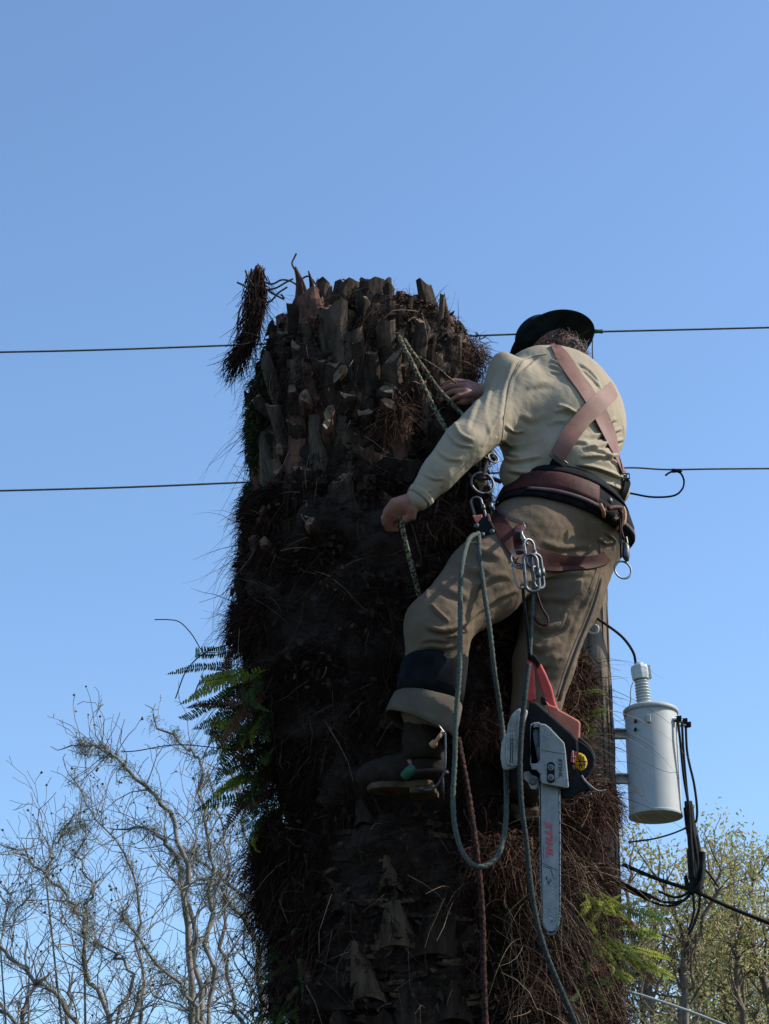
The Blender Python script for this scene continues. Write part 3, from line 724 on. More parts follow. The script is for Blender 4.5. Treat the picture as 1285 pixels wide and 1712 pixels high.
pp = pp + tnorm(T.ravel()) * dsp[:, None] + np.array([0, 0, 1.]) * (.02 * noise(pp, 15, 6, 2))[:, None]
n_ = len(zz); ids = np.arange(n_ * nth).reshape(n_, nth); Q = np.stack([ids[:-1], np.roll(ids[:-1], -1, 1), np.roll(ids[1:], -1, 1), ids[1:]], -1).reshape(-1, 4)
topc = np.array([[tc_(_z[0]), Y0, _z[0] + .03]]); pp = np.vstack([pp, topc]); lt = ids[-1]; Qt = np.stack([lt, np.roll(lt, -1), np.full(nth, len(pp) - 1), np.full(nth, len(pp) - 1)], 1)
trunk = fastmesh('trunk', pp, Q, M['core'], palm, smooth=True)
t = MB(); t.add(np.vstack([pp[lt], topc]), [(i, (i + 1) % nth, nth) for i in range(nth)]); t.build('crown_stub', M['boot_red'], palm)

def boot(pb, pt, wb, wt, th, nrm_, mats=('boot', 'cut'), cutz=.0, name='frond_base', jag=.3, curve=.0, side=None):
    """sawn frond base from pb (rooted) to pt (cut); nrm_ = outward; crescent section, ragged sawn top"""
    pb, pt = np.asarray(pb, float), np.asarray(pt, float); ax = nrm(pt - pb); n = nrm(nrm_ - ax * (nrm_ @ ax)); s = np.cross(ax, n)
    S = 7; V = []; sec = [(-.5, -.25), (-.36, .22), (-.14, .44), (.12, .46), (.36, .24), (.5, -.22), (.2, -.42), (-.2, -.44)]; k = len(sec)
    jt = [random.uniform(-jag, jag) for _ in sec]; sl_ = random.uniform(-.7, .7); th = th * .8
    L = np.linalg.norm(pt - pb)
    for i in range(S):
        f = i / (S - 1); c = pb + (pt - pb) * f + n * curve * math.sin(f * 3.14) + s * L * .03 * math.sin(f * 5 + pb[0] * 30); w_ = wb + (wt - wb) * f; tk = th * (1.15 - .25 * f)
        for j, (a, b) in enumerate(sec):
            p = c + s * a * w_ * (1 + random.uniform(-.05, .05)) + n * b * tk * (1 + random.uniform(-.08, .08))
            if i == S - 1: p = p + ax * (jt[j] * wt * .5 - b * cutz * tk + a * sl_ * wt) - n * .25 * b * tk
            V.append(p)
    F = []
    for i in range(S - 1):
        for j in range(k): F.append((i * k + j, i * k + (j + 1) % k, (i + 1) * k + (j + 1) % k, (i + 1) * k + j))
    t = MB(); t.add(V, F, 0)
    tv = V[-k:]; c = np.mean(tv, 0) - ax * .004; t.add(tv + [c], [(j, (j + 1) % k, k) for j in range(k)], 1)
    return t.build(name, [M[mats[0]], M[mats[1]]], palm)
def boot_px(xb, yb, xt, yt, wpx, lift=.05, th=.05, mats=('boot', 'cut'), cutz=.15, wb=None, name='frond_base', rise=0, label=None):
    yb = max(yb, 566)
    a, z = on_trunk(xb, yb, .93); pb = tsurf(a, z, .90); n = tnorm(a)
    a2, z2 = on_trunk(xt, yt, 1.0); d = U(xt, yt, float(pb[1] - Y0) + n[1] * lift)
    pt = d; s = .00197
    o = boot(pb, pt, (wb or wpx * 1.1) * s, wpx * s, th, n + np.array([0, 0, .15]), mats, cutz, name)
    if label: o['label'] = label
    return o
BK = ('boot', 'cut'); BD = ('boot_dark', 'cut'); BR = ('boot_red', 'cut'); BN = ('boot_dark', 'boot_dark')
for a in [
    (556, 625, 556, 512, 50, .05, .06, BK), (603, 560, 605, 494, 26, .02, .05, BD), (648, 600, 648, 537, 31, .06, .05, BK),
    (660, 655, 659, 597, 30, .07, .05, BK), (705, 596, 708, 540, 30, .05, .05, BK), (733, 560, 741, 494, 11, .05, .02, BK),
    (765, 640, 768, 562, 17, .05, .04, BK), (684, 545, 685, 497, 12, .0, .02, BD), (497, 612, 494, 578, 24, .07, .05, BD),
    (565, 640, 566, 624, 34, .09, .05, BD), (492, 672, 488, 650, 26, .08, .05, BR), (512, 690, 508, 662, 32, .10, .06, BR),
    (551, 712, 549, 690, 30, .10, .05, BR), (549, 735, 546, 708, 26, .12, .05, BR), (646, 672, 645, 650, 30, .12, .05, BK),
    (650, 690, 648, 672, 26, .12, .05, BR), (470, 690, 440, 602, 26, .04, .05, BK), (455, 700, 425, 665, 22, .03, .05, BK), (478, 755, 452, 680, 24, .05, .05, BK),
    (470, 770, 466, 750, 22, .09, .04, BR), (430, 820, 426, 790, 20, .05, .05, BR), (466, 800, 462, 787, 18, .09, .04, BR),
    (442, 872, 439, 852, 20, .07, .05, BR), (517, 885, 517, 872, 18, .12, .04, BR), (446, 925, 440, 905, 20, .08, .05, BR),
    (741, 640, 744, 615, 24, .06, .05, BD), (630, 520, 630, 500, 32, -.02, .04, BK), (563, 530, 566, 503, 30, -.05, .05, BK), (590, 500, 592, 486, 26, -.08, .04, BD),
    (600, 520, 603, 503, 22, .02, .04, BD), (776, 600, 779, 560, 18, .0, .04, BR), (757, 560, 755, 536, 24, -.05, .05, BR), (695, 540, 705, 510, 26, -.05, .04, BR),
    (480, 560, 488, 520, 26, .0, .05, BR), (510, 560, 512, 512, 24, .0, .05, BR), (530, 560, 530, 500, 24, -.02, .05, BR), (475, 600, 470, 555, 24, .03, .05, BD),
    (720, 600, 722, 560, 18, .04, .04, BD), (640, 505, 640, 474, 36, -.12, .05, BR), (585, 505, 585, 480, 40, -.16, .05, BR), (672, 520, 672, 490, 22, -.10, .04, BR),
    (600, 640, 598, 575, 26, .04, .05, BD), (625, 650, 622, 590, 22, .04, .05, BD), (535, 650, 533, 600, 28, .05, .05, BD), (580, 700, 580, 660, 30, .06, .05, BD),
    (700, 690, 700, 640, 28, .05, .05, BD), (735, 700, 735, 665, 26, .05, .05, BD), (610, 720, 610, 690, 28, .07, .05, BD), (672, 640, 674, 610, 20, .04, .04, BD),
    (490, 540, 484, 508, 22, .0, .04, BD), (505, 530, 503, 496, 22, -.04, .04, BR), (545, 505, 545, 474, 26, -.1, .04, BR), (565, 500, 566, 470, 22, -.14, .04, BD), (612, 500, 613, 468, 26, -.12, .04, BR),
    (655, 505, 654, 478, 18, -.08, .04, BD), (714, 530, 712, 508, 22, -.05, .04, BR), (728, 545, 726, 514, 20, -.02, .04, BD), (745, 560, 748, 528, 18, .0, .04, BD), (458, 580, 452, 545, 20, .0, .04, BD), (470, 560, 466, 528, 22, .0, .04, BR),
    (784, 620, 787, 588, 16, .0, .03, BK), (446, 620, 438, 590, 18, .0, .03, BD), (776, 585, 775, 558, 16, .0, .03, BR), (415, 700, 410, 660, 16, .0, .03, BD), (590, 500, 588, 473, 22, -.12, .04, BK), (635, 505, 636, 470, 24, -.1, .04, BK),
    (700, 530, 703, 498, 30, -.1, .05, BR), (722, 560, 724, 520, 30, -.02, .05, BD), (750, 570, 752, 530, 26, -.04, .05, BR), (690, 560, 690, 520, 26, .0, .05, BD), (668, 535, 668, 498, 26, -.05, .05, BD), (738, 600, 738, 560, 26, .02, .05, BD), (768, 600, 770, 556, 22, .0, .04, BD),
    (520, 530, 520, 485, 28, -.04, .05, BR), (540, 560, 541, 520, 26, .02, .05, BD), (655, 540, 655, 505, 26, .0, .05, BD), (625, 540, 626, 505, 28, .0, .05, BD), (580, 560, 581, 520, 26, .03, .05, BD),
    (760, 560, 762, 545, 20, .02, .04, BD), (788, 650, 790, 620, 20, .02, .04, BD), (690, 650, 690, 600, 22, .03, .04, BD)]:
    boot_px(*a)
# splintered spikes on the top
for xb, yb, xt, yt, wd, th, m_ in ((510, 515, 493, 447, 15, .03, BR), (523, 512, 517, 453, 8, .015, BN), (505, 520, 502, 470, 12, .02, BR), (741, 540, 744, 492, 9, .015, BK)):
    pb, pt = U(xb, yb, -.15), U(xt, yt, -.17); boot(pb, pt, wd * 2.2 * .002, wd * .3 * .002, th, np.array([0, -1., 0]), m_, .5, 'splinter', .6)
# generated frond bases around and down the trunk (spiral phyllotaxis)
k = 0; z = z_of(500)
for i in range(240):
    th = (i * 2.39996) % (2 * math.pi) - math.pi; z = _z[0] - .04 - i * .0085 - random.uniform(0, .03)
    py = proj(np.array([tsurf(th, z)]))[0]
    f = i / 240
    if abs(th) > 1.9 and random.random() < .5: continue
    n = tnorm(th); wd = random.uniform(.03, .085); L = random.uniform(.06, .2) * (1.2 - .7 * f)
    pb = tsurf(th, z - L * .7, .84); pt = tsurf(th + random.uniform(-.05, .05), z + L * .4, .93, random.uniform(.0, .035))
    boot(pb, pt, wd * 1.2, wd, random.uniform(.03, .055), n + np.array([0, 0, .1]), random.choice([BD, BD, BK, BR, BN]), random.uniform(-.5, .4)); k += 1
    if k >= 85: break
# packed rows of big sawn bases round the crown, the top row breaking the skyline
for row in range(6):
    nrow = 17
    for q in range(nrow):
        th = -2.3 + 4.7 * (q + .5 * (row % 2) + random.uniform(-.25, .25)) / nrow; z = _z[0] + .0 - row * .105 + random.uniform(-.03, .03)
        wd = random.uniform(.055, .10); top = random.uniform(.03, .13) if row == 0 else random.uniform(.02, .08); L = random.uniform(.16, .26)
        pb = tsurf(th, z - L, .88); pt = tsurf(th + random.uniform(-.06, .06), z + top, .93 if row else .88, random.uniform(-.01, .03) - .02 * (row == 0))
        boot(pb, pt, wd * 1.25, wd * random.uniform(.7, 1), random.uniform(.035, .06), tnorm(th), random.choice([BD, BD, BD, BD, BK, BK, BR]), random.uniform(-.2, .5), jag=.35)
# triangular old leaf scars low on the trunk
def scar(cx, yt, yb, wt, wbm, m_='scar', lean=0, off=.03, lab=None):
    th, z0 = on_trunk(cx, yb, .95); n = tnorm(th); p0 = tsurf(th, z0, .86, off); p1 = U(cx + lean, yt, float(p0[1] - Y0)) + n * .0
    s = np.cross(n, [0, 0, 1.]); s = -s; V = []; rows = 8; cols = 9
    for i in range(rows):
        f = i / (rows - 1); w_ = (wbm + (wt - wbm) * f ** .75) * .002 * (1 + .05 * random.uniform(-1, 1))
        for j in range(cols):
            g = j / (cols - 1) * 2 - 1; V.append(p0 + (p1 - p0) * f + s * g * w_ / 2 + n * (.022 * (1 - g * g) * (1 - .5 * f) + .01 * f - .02) + np.array([0, 0, 1.]) * (-.02 * g * g if i == 0 else -.03 * g * g * f + .004 * random.uniform(-1, 1)))
    F = [(i * cols + j, i * cols + j + 1, (i + 1) * cols + j + 1, (i + 1) * cols + j) for i in range(rows - 1) for j in range(cols - 1)]
    t = MB(); V = np.array(V); t.add(V, F); B = V - n * .05; t.add(B, [f[::-1] for f in F])
    o = rows * cols; F2 = []
    for i in range(rows - 1):
        for j in (0, cols - 1): F2.append((i * cols + j, (i + 1) * cols + j, o + (i + 1) * cols + j, o + i * cols + j))
    for j in range(cols - 1):
        for i in (0, rows - 1): F2.append((i * cols + j, i * cols + j + 1, o + i * cols + j + 1, o + i * cols + j))
    t.add(np.vstack([V, B]), F2)
    o_ = t.build('leaf_scar', M[m_], palm, smooth=False)
    if lab: o_['label'] = lab
for a in [(645, 1417, 1478, 12, 38, 'scar'), (656, 1505, 1578, 30, 74, 'scar'), (722, 1508, 1592, 44, 80, 'boot_dark', 12), (592, 1573, 1640, 18, 40, 'scar'),
          (606, 1602, 1665, 22, 60, 'scar'), (508, 1602, 1655, 14, 34, 'boot_red', -10), (782, 1546, 1575, 30, 40, 'boot_dark', 6), (520, 1420, 1470, 8, 26, 'boot_dark', -6),
          (560, 1480, 1520, 20, 40, 'boot_dark'), (690, 1650, 1712, 40, 80, 'boot_dark'), (560, 1690, 1750, 30, 60, 'boot_dark'), (640, 1690, 1760, 30, 70, 'boot_dark'), (760, 1640, 1700, 30, 60, 'boot_dark'),
          (600, 1335, 1372, 20, 40, 'boot_dark'), (645, 1160, 1210, 20, 40, 'boot_dark')]:
    scar(*a)
# cracked horizontal bark ridges between the scars
for i in range(70):
    px = random.uniform(510, 800); py = random.uniform(1380, 1712); th, z = on_trunk(px, py, .93); wd = random.uniform(.05, .14)
    V = []; cols = 7
    for g in np.linspace(-1, 1, cols):
        a = th + g * wd / 2 / .45; h = .006 + .006 * (1 - g * g) * random.uniform(.6, 1.3); zz_ = z + .004 * math.sin(g * 2 + px) + random.uniform(-.002, .002)
        o0, o1 = tsurf(a, zz_, .87, -.01), tsurf(a, zz_, .87, .010 + .006 * random.random()); V += [o0 + [0, 0, h], o1 + [0, 0, h * .6], o1 - [0, 0, h * .7], o0 - [0, 0, h]]
    F = [(4 * i_ + a, 4 * i_ + (a + 1) % 4, 4 * i_ + 4 + (a + 1) % 4, 4 * i_ + 4 + a) for i_ in range(cols - 1) for a in range(4)] + [(0, 1, 2, 3), (4 * cols - 1, 4 * cols - 2, 4 * cols - 3, 4 * cols - 4)]
    t = MB(); t.add(V, F); t.build('bark_ridge', M['boot_dark' if i % 3 else 'scar'], palm)

# ---- fibres
def vf(S, sc, seed): return np.stack([noise(S, sc, seed + i, 2) for i in range(3)], 1)
def scatter(n, pyr, thr, seed, k=.86, off=(0, .03), clump=.35):
    r = np.random.default_rng(seed); z0, z1 = z_of(pyr[1]) - .2, min(z_of(pyr[0]), _z[0] - .01); z = r.uniform(z0, z1, n); th = r.uniform(thr[0], thr[1], n)
    S = tsurf(th, z, k) + tnorm(th) * r.uniform(off[0], off[1], n)[:, None]
    c = noise(S, 16, 300, 2) + .6 * noise(S, 45, 310, 2); m = c > -clump + r.normal(size=n) * .25
    return S[m], th[m], z[m], r
# short matted roots all over
S, th, z, r = scatter(90000, (500, 1730), (-2.2, 2.2), 1)
D = tnorm(th) * r.uniform(.0, .7, len(th))[:, None] + r.normal(size=(len(th), 3)) * .55 + np.array([0, 0, -.25]) + .75 * vf(S, 13, 320)
keep = ~((np.abs(proj(S)[:, 0] - 660) < 115) & (proj(S)[:, 1] > 1360) & (r.random(len(th)) < .8))
keep &= ~((proj(S)[:, 1] < 760) & (r.random(len(th)) < .25))
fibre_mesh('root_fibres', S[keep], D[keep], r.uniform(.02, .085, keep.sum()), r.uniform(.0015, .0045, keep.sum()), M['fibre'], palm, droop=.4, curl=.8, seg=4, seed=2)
# bristly outward fibres that make the silhouette
S, th, z, r = scatter(13000, (850, 1480), (-2.0, -.9), 3, .9, clump=.1)
D = tnorm(th) * .8 + r.normal(size=(len(th), 3)) * .35 + np.array([0, 0, -.20]) + .6 * vf(S, 14, 330)
fibre_mesh('bristle_fibres', S, D, r.uniform(.03, .08, len(th)) * (1 + .7 * noise(S, 7, 340, 1)), r.uniform(.0018, .004, len(th)), M['fibre'], palm, droop=.4, seed=4)
# long hanging threads
S, th, z, r = scatter(4200, (560, 1500), (-1.9, 1.9), 5, .93, clump=0)
D = np.array([0, 0, -1.]) + r.normal(size=(len(th), 3)) * .5 + tnorm(th) * .2
fibre_mesh('hanging_threads', S, D, r.uniform(.08, .26, len(th)), r.uniform(.0014, .003, len(th)), M['fibre'], palm, droop=.4, curl=.25, seed=6, seg=4)
# pale stray straws
S, th, z, r = scatter(800, (500, 1712), (-1.5, 1.5), 7, 1.0)
D = r.normal(size=(len(th), 3)) + np.array([0, -.3, -.6])
fibre_mesh('straw', S, D, r.uniform(.05, .2, len(th)), r.uniform(.0014, .003, len(th)), M['stem'], palm, droop=.2, curl=.2, seed=8)
# sunlit reddish thatch on the right flank
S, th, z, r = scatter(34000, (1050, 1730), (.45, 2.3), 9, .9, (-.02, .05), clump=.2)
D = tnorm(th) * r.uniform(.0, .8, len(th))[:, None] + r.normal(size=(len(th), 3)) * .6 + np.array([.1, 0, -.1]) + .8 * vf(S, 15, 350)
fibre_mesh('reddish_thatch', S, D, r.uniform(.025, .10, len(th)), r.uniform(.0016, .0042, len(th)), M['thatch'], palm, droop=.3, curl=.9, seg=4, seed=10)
# crown debris
r = np.random.default_rng(11); n = 3600; a = r.uniform(0, 6.283, n); q = np.sqrt(r.random(n)); zt = _z[0] + .0
S = np.stack([tc_(zt) + .0 + q * np.cos(a) * .22 - .02, Y0 + q * np.sin(a) * .3, zt + .03 + r.uniform(-.03, .03, n) - .06 * (q ** 2)], 1)
D = r.normal(size=(n, 3)) + np.array([0, 0, .5])
fibre_mesh('crown_debris', S, D, r.uniform(.015, .055, n), r.uniform(.0015, .0035, n), M['thatch'], palm, droop=.9, curl=.6, seed=12)
S, th, z, r = scatter(13000, (495, 640), (-1.8, 2.2), 13, .92, (-.03, .02), clump=1.0)
D = tnorm(th) * .5 + r.normal(size=(len(th), 3)) * .7 + np.array([0, 0, .1])
fibre_mesh('upper_debris', S, D, r.uniform(.015, .04, len(th)), r.uniform(.0015, .0035, len(th)), M['fibre'], palm, droop=.5, curl=.6, seed=14)
# small torn scraps of leaf sheath
def flakes(name, n, pyr, thr, seed, m_, sz):
    S, th, z, r = scatter(n, pyr, thr, seed, .93, (-.01, .035), clump=.1); m = len(S)
    a = r.normal(size=(m, 3)) + [0, 0, -.6]; a /= np.linalg.norm(a, axis=1)[:, None]; b = np.cross(a, r.normal(size=(m, 3))); b /= np.linalg.norm(b, axis=1)[:, None]
    l = r.uniform(*sz, m)[:, None]; u = np.cross(a, b) * l * .25; q = r.uniform(.12, .45, (m, 1))
    V = np.stack([S - a * l * .5, S + b * l * q + u, S + a * l * .5, S - b * l * q * .7], 1).reshape(-1, 3)
    o = fastmesh(name, V, np.arange(m * 4).reshape(-1, 4), M[m_], palm); o['kind'] = 'stuff'
flakes('sheath_scraps', 7000, (500, 1730), (-1.8, 1.8), 171, 'boot_dark', (.012, .045))
flakes('red_scraps', 1500, (500, 1730), (-1.7, 1.8), 172, 'boot_red', (.008, .03))
flakes('flank_scraps', 3500, (1000, 1730), (.4, 2.0), 173, 'boot_red', (.008, .035))
# reddish dangling tuft and shelf of roots beside the elbow
for (x, y, sx, sy, n, mm, L, sd_) in ((655, 690, 16, 20, 500, 'thatch', .08, 21), (775, 860, 35, 12, 1200, 'thatch', .09, 22), (530, 540, 8, 6, 200, 'thatch', .03, 23), (740, 880, 30, 8, 500, 'thatch', .08, 24),
                                  (985, 1110, 26, 50, 2600, 'thatch', .09, 25), (1000, 1340, 26, 22, 1500, 'thatch', .08, 26), (840, 1430, 40, 24, 1800, 'thatch', .10, 27), (810, 1215, 26, 24, 900, 'thatch', .07, 28),
                                  (440, 1460, 22, 70, 2500, 'fibre', .12, 29), (450, 1400, 25, 22, 2500, 'fibre', .06, 30), (790, 590, 14, 20, 300, 'thatch', .07, 31)):
    r = np.random.default_rng(sd_); S = []
    for _ in range(n):
        u_, v_ = x + r.normal() * sx * .6, y + r.normal() * sy * .6; th, z = on_trunk(u_, v_, 1.0); S.append(tsurf(th, z, .97) + tnorm(th) * r.uniform(0, .06))
    S = np.array(S); D = r.normal(size=(n, 3)) + np.array([0, -.5, -.8])
    fibre_mesh('root_tuft', S, D, r.uniform(.4, 1.1, n) * L, r.uniform(.0016, .004, n), M[mm], palm, droop=.5, curl=.5, seed=sd_ + 50)
# long dry stems arching out on the right and lower flanks
def stems(n, xr, yr, dirf, Lr, seed, m_='stem', wr=(.0016, .0034), droop=.5):
    r = np.random.default_rng(seed); S = []; D = []
    for _ in range(n):
        x, y = r.uniform(*xr), r.uniform(*yr); th, z = on_trunk(x, y, 1.0); S.append(tsurf(th, z, .97)); D.append(np.array(dirf) + r.normal(size=3) * .6)
    fibre_mesh('dry_fern_stems', np.array(S), np.array(D), r.uniform(*Lr, n), r.uniform(*wr, n), M[m_], palm, droop=droop, curl=.25, seg=6, seed=seed)
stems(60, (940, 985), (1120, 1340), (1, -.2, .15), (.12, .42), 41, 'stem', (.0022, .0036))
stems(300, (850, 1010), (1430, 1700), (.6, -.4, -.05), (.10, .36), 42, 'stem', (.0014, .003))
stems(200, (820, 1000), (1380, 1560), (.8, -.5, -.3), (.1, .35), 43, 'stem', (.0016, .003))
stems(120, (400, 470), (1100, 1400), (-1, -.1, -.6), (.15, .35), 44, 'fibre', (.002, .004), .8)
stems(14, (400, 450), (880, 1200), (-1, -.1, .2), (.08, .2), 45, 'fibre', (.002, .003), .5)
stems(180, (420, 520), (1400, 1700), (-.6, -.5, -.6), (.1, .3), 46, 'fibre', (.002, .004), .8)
stems(60, (480, 760), (500, 530), (0, -.2, 1), (.03, .12), 47, 'thatch', (.0018, .003), .2)
stems(30, (765, 780), (570, 650), (1, -.2, .3), (.04, .12), 48, 'stem', (.002, .0035), .3)
# frayed flower stalk hanging off the top left
fs = []
rr = np.random.default_rng(61)
spine = spline([U(431, 447, -.1), U(430, 470, -.1), U(427, 520, -.12), U(416, 560, -.12), U(402, 592, -.12), U(390, 610, -.12)], 20)
t = MB(); t.tube(spine[:9], np.linspace(.012, .022, 9), 7); fsp = t.build('flower_stalk', M['boot'], palm, smooth=True)
S = []; D = []
for _ in range(1100):
    i = rr.integers(0, 15); f = i / 14; S.append(spine[i] + rr.normal(size=3) * np.array([.012, .012, .01]) * (.45 + .9 * math.sin(min(f * 3.1, 3)))); D.append(nrm(spine[i + 4] - spine[i]) + rr.normal(size=3) * .16)
ft = fibre_mesh('frayed_strands', np.array(S), np.array(D), rr.uniform(.06, .17, len(S)), rr.uniform(.003, .0055, len(S)), M['fibre'], palm, droop=.1, curl=.25, seed=62, tone=rr.uniform(.3, 1, len(S))); ft.parent = fsp
t = MB()
for q in ([(436, 470), (455, 475), (470, 468), (485, 470), (498, 478)], [(440, 485), (460, 482), (478, 472), (490, 466)], [(436, 478), (458, 492), (474, 500), (470, 492)], [(432, 500), (450, 505), (465, 490), (480, 480)],
          [(425, 480), (415, 465), (410, 452)], [(422, 490), (408, 478), (396, 472)], [(428, 500), (404, 510), (397, 540), (398, 555)], [(492, 450), (488, 440), (492, 430), (495, 424)], [(500, 470), (515, 462), (530, 478)]):
    t.tube(spline([U(x, y, -.14) for x, y in q], 14), .0035, 5)
t.build('dry_tendrils', M['boot'], palm, smooth=True)['kind'] = 'stuff'
t = MB(); t.tube(spline([U(380, 1090, -.1), U(345, 1095, -.15), U(320, 1060, -.15), U(300, 1040, -.15), U(280, 1036, -.15), U(258, 1036, -.15)], 30), .0017, 5); t.build('dead_stem', M['fibre'], palm)
t = MB(); t.tube(spline([U(390, 1075, -.1), U(345, 1090, -.15), U(312, 1120, -.15), U(293, 1168, -.15)], 20), .002, 5); t.build('dead_stem', M['fibre'], palm)
t = MB(); t.tube(spline([U(400, 1255, -.2), U(300, 1245, -.2), U(230, 1255, -.2), U(203, 1257, -.2)], 20), .0018, 5); t.build('dead_stem', M['fibre'], palm)
t = MB(); t.tube(spline([U(1020, 1470, -.1), U(1060, 1490, -.15), U(1085, 1500, -.2)], 20), .012, 6); t.build('dead_stem', M['fibre'], palm)

# ------------------------------------------------------------------ ferns
def frond_mesh(name, L, seed, m_, parent, curl=.5, pin=.028, npin=30):
    r = random.Random(seed); t = MB(); pts = []; d = np.array([0, 0, 1.]); p = np.zeros(3); st = L / 24; ang = 0
    for i in range(25):
        pts.append(p.copy()); a = curl * (i / 24) ** 1.3 * 1.6; p = p + st * np.array([math.sin(a), .05 * math.sin(i * .5 + seed), math.cos(a)])
    pts = np.array(pts); t.tube(pts, np.linspace(.0022, .0008, 25), 4)
    T = np.gradient(pts, axis=0); T /= np.linalg.norm(T, axis=1)[:, None]
    for k in range(npin):
        f = .10 + .88 * k / npin; i = f * 24; i0 = int(i); c = pts[i0] + (pts[min(24, i0 + 1)] - pts[i0]) * (i - i0); tt = T[i0]; l = pin * (math.sin(min(1, (1 - f) * 2.2) * 1.57)) * r.uniform(.85, 1.1)
        for sgn in (-1, 1):
            if r.random() < .04: continue
            s = nrm(np.array([0, sgn, 0]) + tt * .25 + np.array([r.uniform(-.15, .15), 0, r.uniform(-.15, .15)])); wv = nrm(tt - s * (tt @ s)); nn = np.cross(s, wv); w_ = L / npin * .38
            V = [c, c + s * l * .25 + wv * w_, c + s * l * .75 + wv * w_ * .8, c + s * l - nn * .002, c + s * l * .75 - wv * w_ * .7, c + s * l * .25 - wv * w_, c + s * l * .5 + nn * w_ * .4]
            t.add(V, [(0, 1, 6), (1, 2, 6), (2, 3, 6), (3, 4, 6), (4, 5, 6), (5, 0, 6)])
    o = t.build(name, M[m_], None, origin=(0, 0, 0)); me = o.data; bpy.data.objects.remove(o); return me
FR = {m_: [frond_mesh('frond', .34, s, m_, None, curl=c, pin=p_) for s, c, p_ in ((1, .7, .026), (2, 1.2, .030), (3, .3, .024), (4, 1.0, .022))] for m_ in ('fern', 'fernY', 'fernB')}
def fern(label, base, dirs, group='ferns growing on the palm trunk'):
    """dirs: list of (direction, scale, material, roll)"""
    root = empty('fern', base); tag(root, label, 'fern', group)
    t = MB(); t.lathe(np.array(base) + np.array([0, .03, -.02]), (0, -1, .2), [(-.02, .012), (0, .02), (.03, .018), (.045, .008)], 8); t.build('rhizome', M['fernB'], root)
    for k, (d, s, m_, off) in enumerate(dirs):
        o = bpy.data.objects.new('frond', random.choice(FR[m_])); COL.objects.link(o); o.parent = root
        d = Vector(nrm(d)); X = Vector((0, -.85, -.5)); X = (X - d * X.dot(d)); X = X.normalized() if X.length > .05 else Vector((0, -1, 0))
        Yv = d.cross(X); R = Matrix((X, Yv, d)).transposed().to_4x4()
        o.matrix_local = Matrix.Translation(Vector(off)) @ R @ Matrix.Rotation(random.uniform(-.5, .5), 4, 'Z') @ Matrix.Scale(s, 4)
    return root
def gt(x, y, k=.97):
    th, z = on_trunk(x, y, 1.0); return tsurf(th, z, k)
def off(x, y, base, dy): return tuple(gt(x, y) - np.array(base))
b = gt(425, 1165); rf = random.Random(5)
D = [((-.8, -.3, -.1), .75, 'fern', off(375, 1090, b, -.15)), ((-.75, -.3, -.7), .7, 'fern', off(385, 1110, b, -.15)), ((-.35, -.2, -1), .8, 'fernB', off(385, 1070, b, -.15)), ((-.2, -.2, -1), .6, 'fernB', off(372, 1080, b, -.15))]
for k in range(70):
    D.append(((rf.uniform(-1.2, -.2), rf.uniform(-.6, .1), rf.uniform(-1.3, .1)), rf.uniform(.5, .98), rf.choice(['fern'] * 7 + ['fernB'] * 2 + ['fernY'] * 2), off(rf.uniform(365, 450), rf.uniform(1110, 1360), b, rf.uniform(-.3, -.02))))
fern('large dark green fern spilling off the left side of the palm', b, D)
b = gt(450, 1620); D = []
for k in range(30): D.append(((rf.uniform(-.9, .2), rf.uniform(-.7, .1), rf.uniform(-1, .3)), rf.uniform(.25, .5), 'fern' if rf.random() < .85 else 'fernB', off(rf.uniform(415, 500), rf.uniform(1550, 1712), b, rf.uniform(-.5, -.2))))
fern('dark fern clump at the lower left edge of the palm', b, D)
b = gt(985, 1190)
fern('small bright fern between the chainsaw and the transformer tank', b, [((1, -.3, -.05), .50, 'fern', off(975, 1195, b, -.1)), ((1, -.3, .35), .45, 'fern', off(965, 1165, b, -.1)), ((.8, -.4, -.8), .55, 'fern', off(1012, 1200, b, -.1)), ((.7, -.4, -.5), .3, 'fernY', off(975, 1200, b, -.15))])
b = gt(1000, 1500); D = []
for k in range(22): D.append(((rf.uniform(.1, 1), rf.uniform(-.8, 0), rf.uniform(-.8, .4)), rf.uniform(.22, .5), rf.choice(['fernY', 'fernY', 'fern']), off(rf.uniform(965, 1010), rf.uniform(1490, 1540), b, rf.uniform(-.3, -.1))))
fern('yellow-green fern on the right flank level with the saw bar tip', b, D)
b = gt(1000, 1600); D = []
for k in range(26): D.append(((rf.uniform(-.1, .9), rf.uniform(-.8, 0), rf.uniform(-1, .1)), rf.uniform(.25, .6), rf.choice(['fernY', 'fern', 'fern', 'fernB']), off(rf.uniform(960, 1040), rf.uniform(1560, 1650), b, rf.uniform(-.3, -.05))))
fern('long drooping yellowish fern at the lower right corner of the palm', b, D)
b = gt(1036, 1545); D = [((rf.uniform(.6, 1), rf.uniform(-.5, .2), rf.uniform(-.7, .1)), rf.uniform(.45, .75), rf.choice(['fern', 'fernB', 'fernY']), off(rf.uniform(1040, 1090), rf.uniform(1520, 1600), b, 0)) for k in range(8)]
fern('sprig of fern reaching furthest right over the leafing trees', b, D)
b = gt(800, 805)
fern('tiny sunlit fern sprig beside the steel side ring of the belt', b, [((.3, -.2, -.6), .25, 'fernY', off(788, 790, b, -.35)), ((.7, -.2, -.5), .24, 'fernY', off(795, 800, b, -.35)), ((-.4, -.2, -.6), .16, 'fernY', off(775, 800, b, -.35)), ((-.2, -.2, -.9), .25, 'fernB', off(768, 815, b, -.35))])
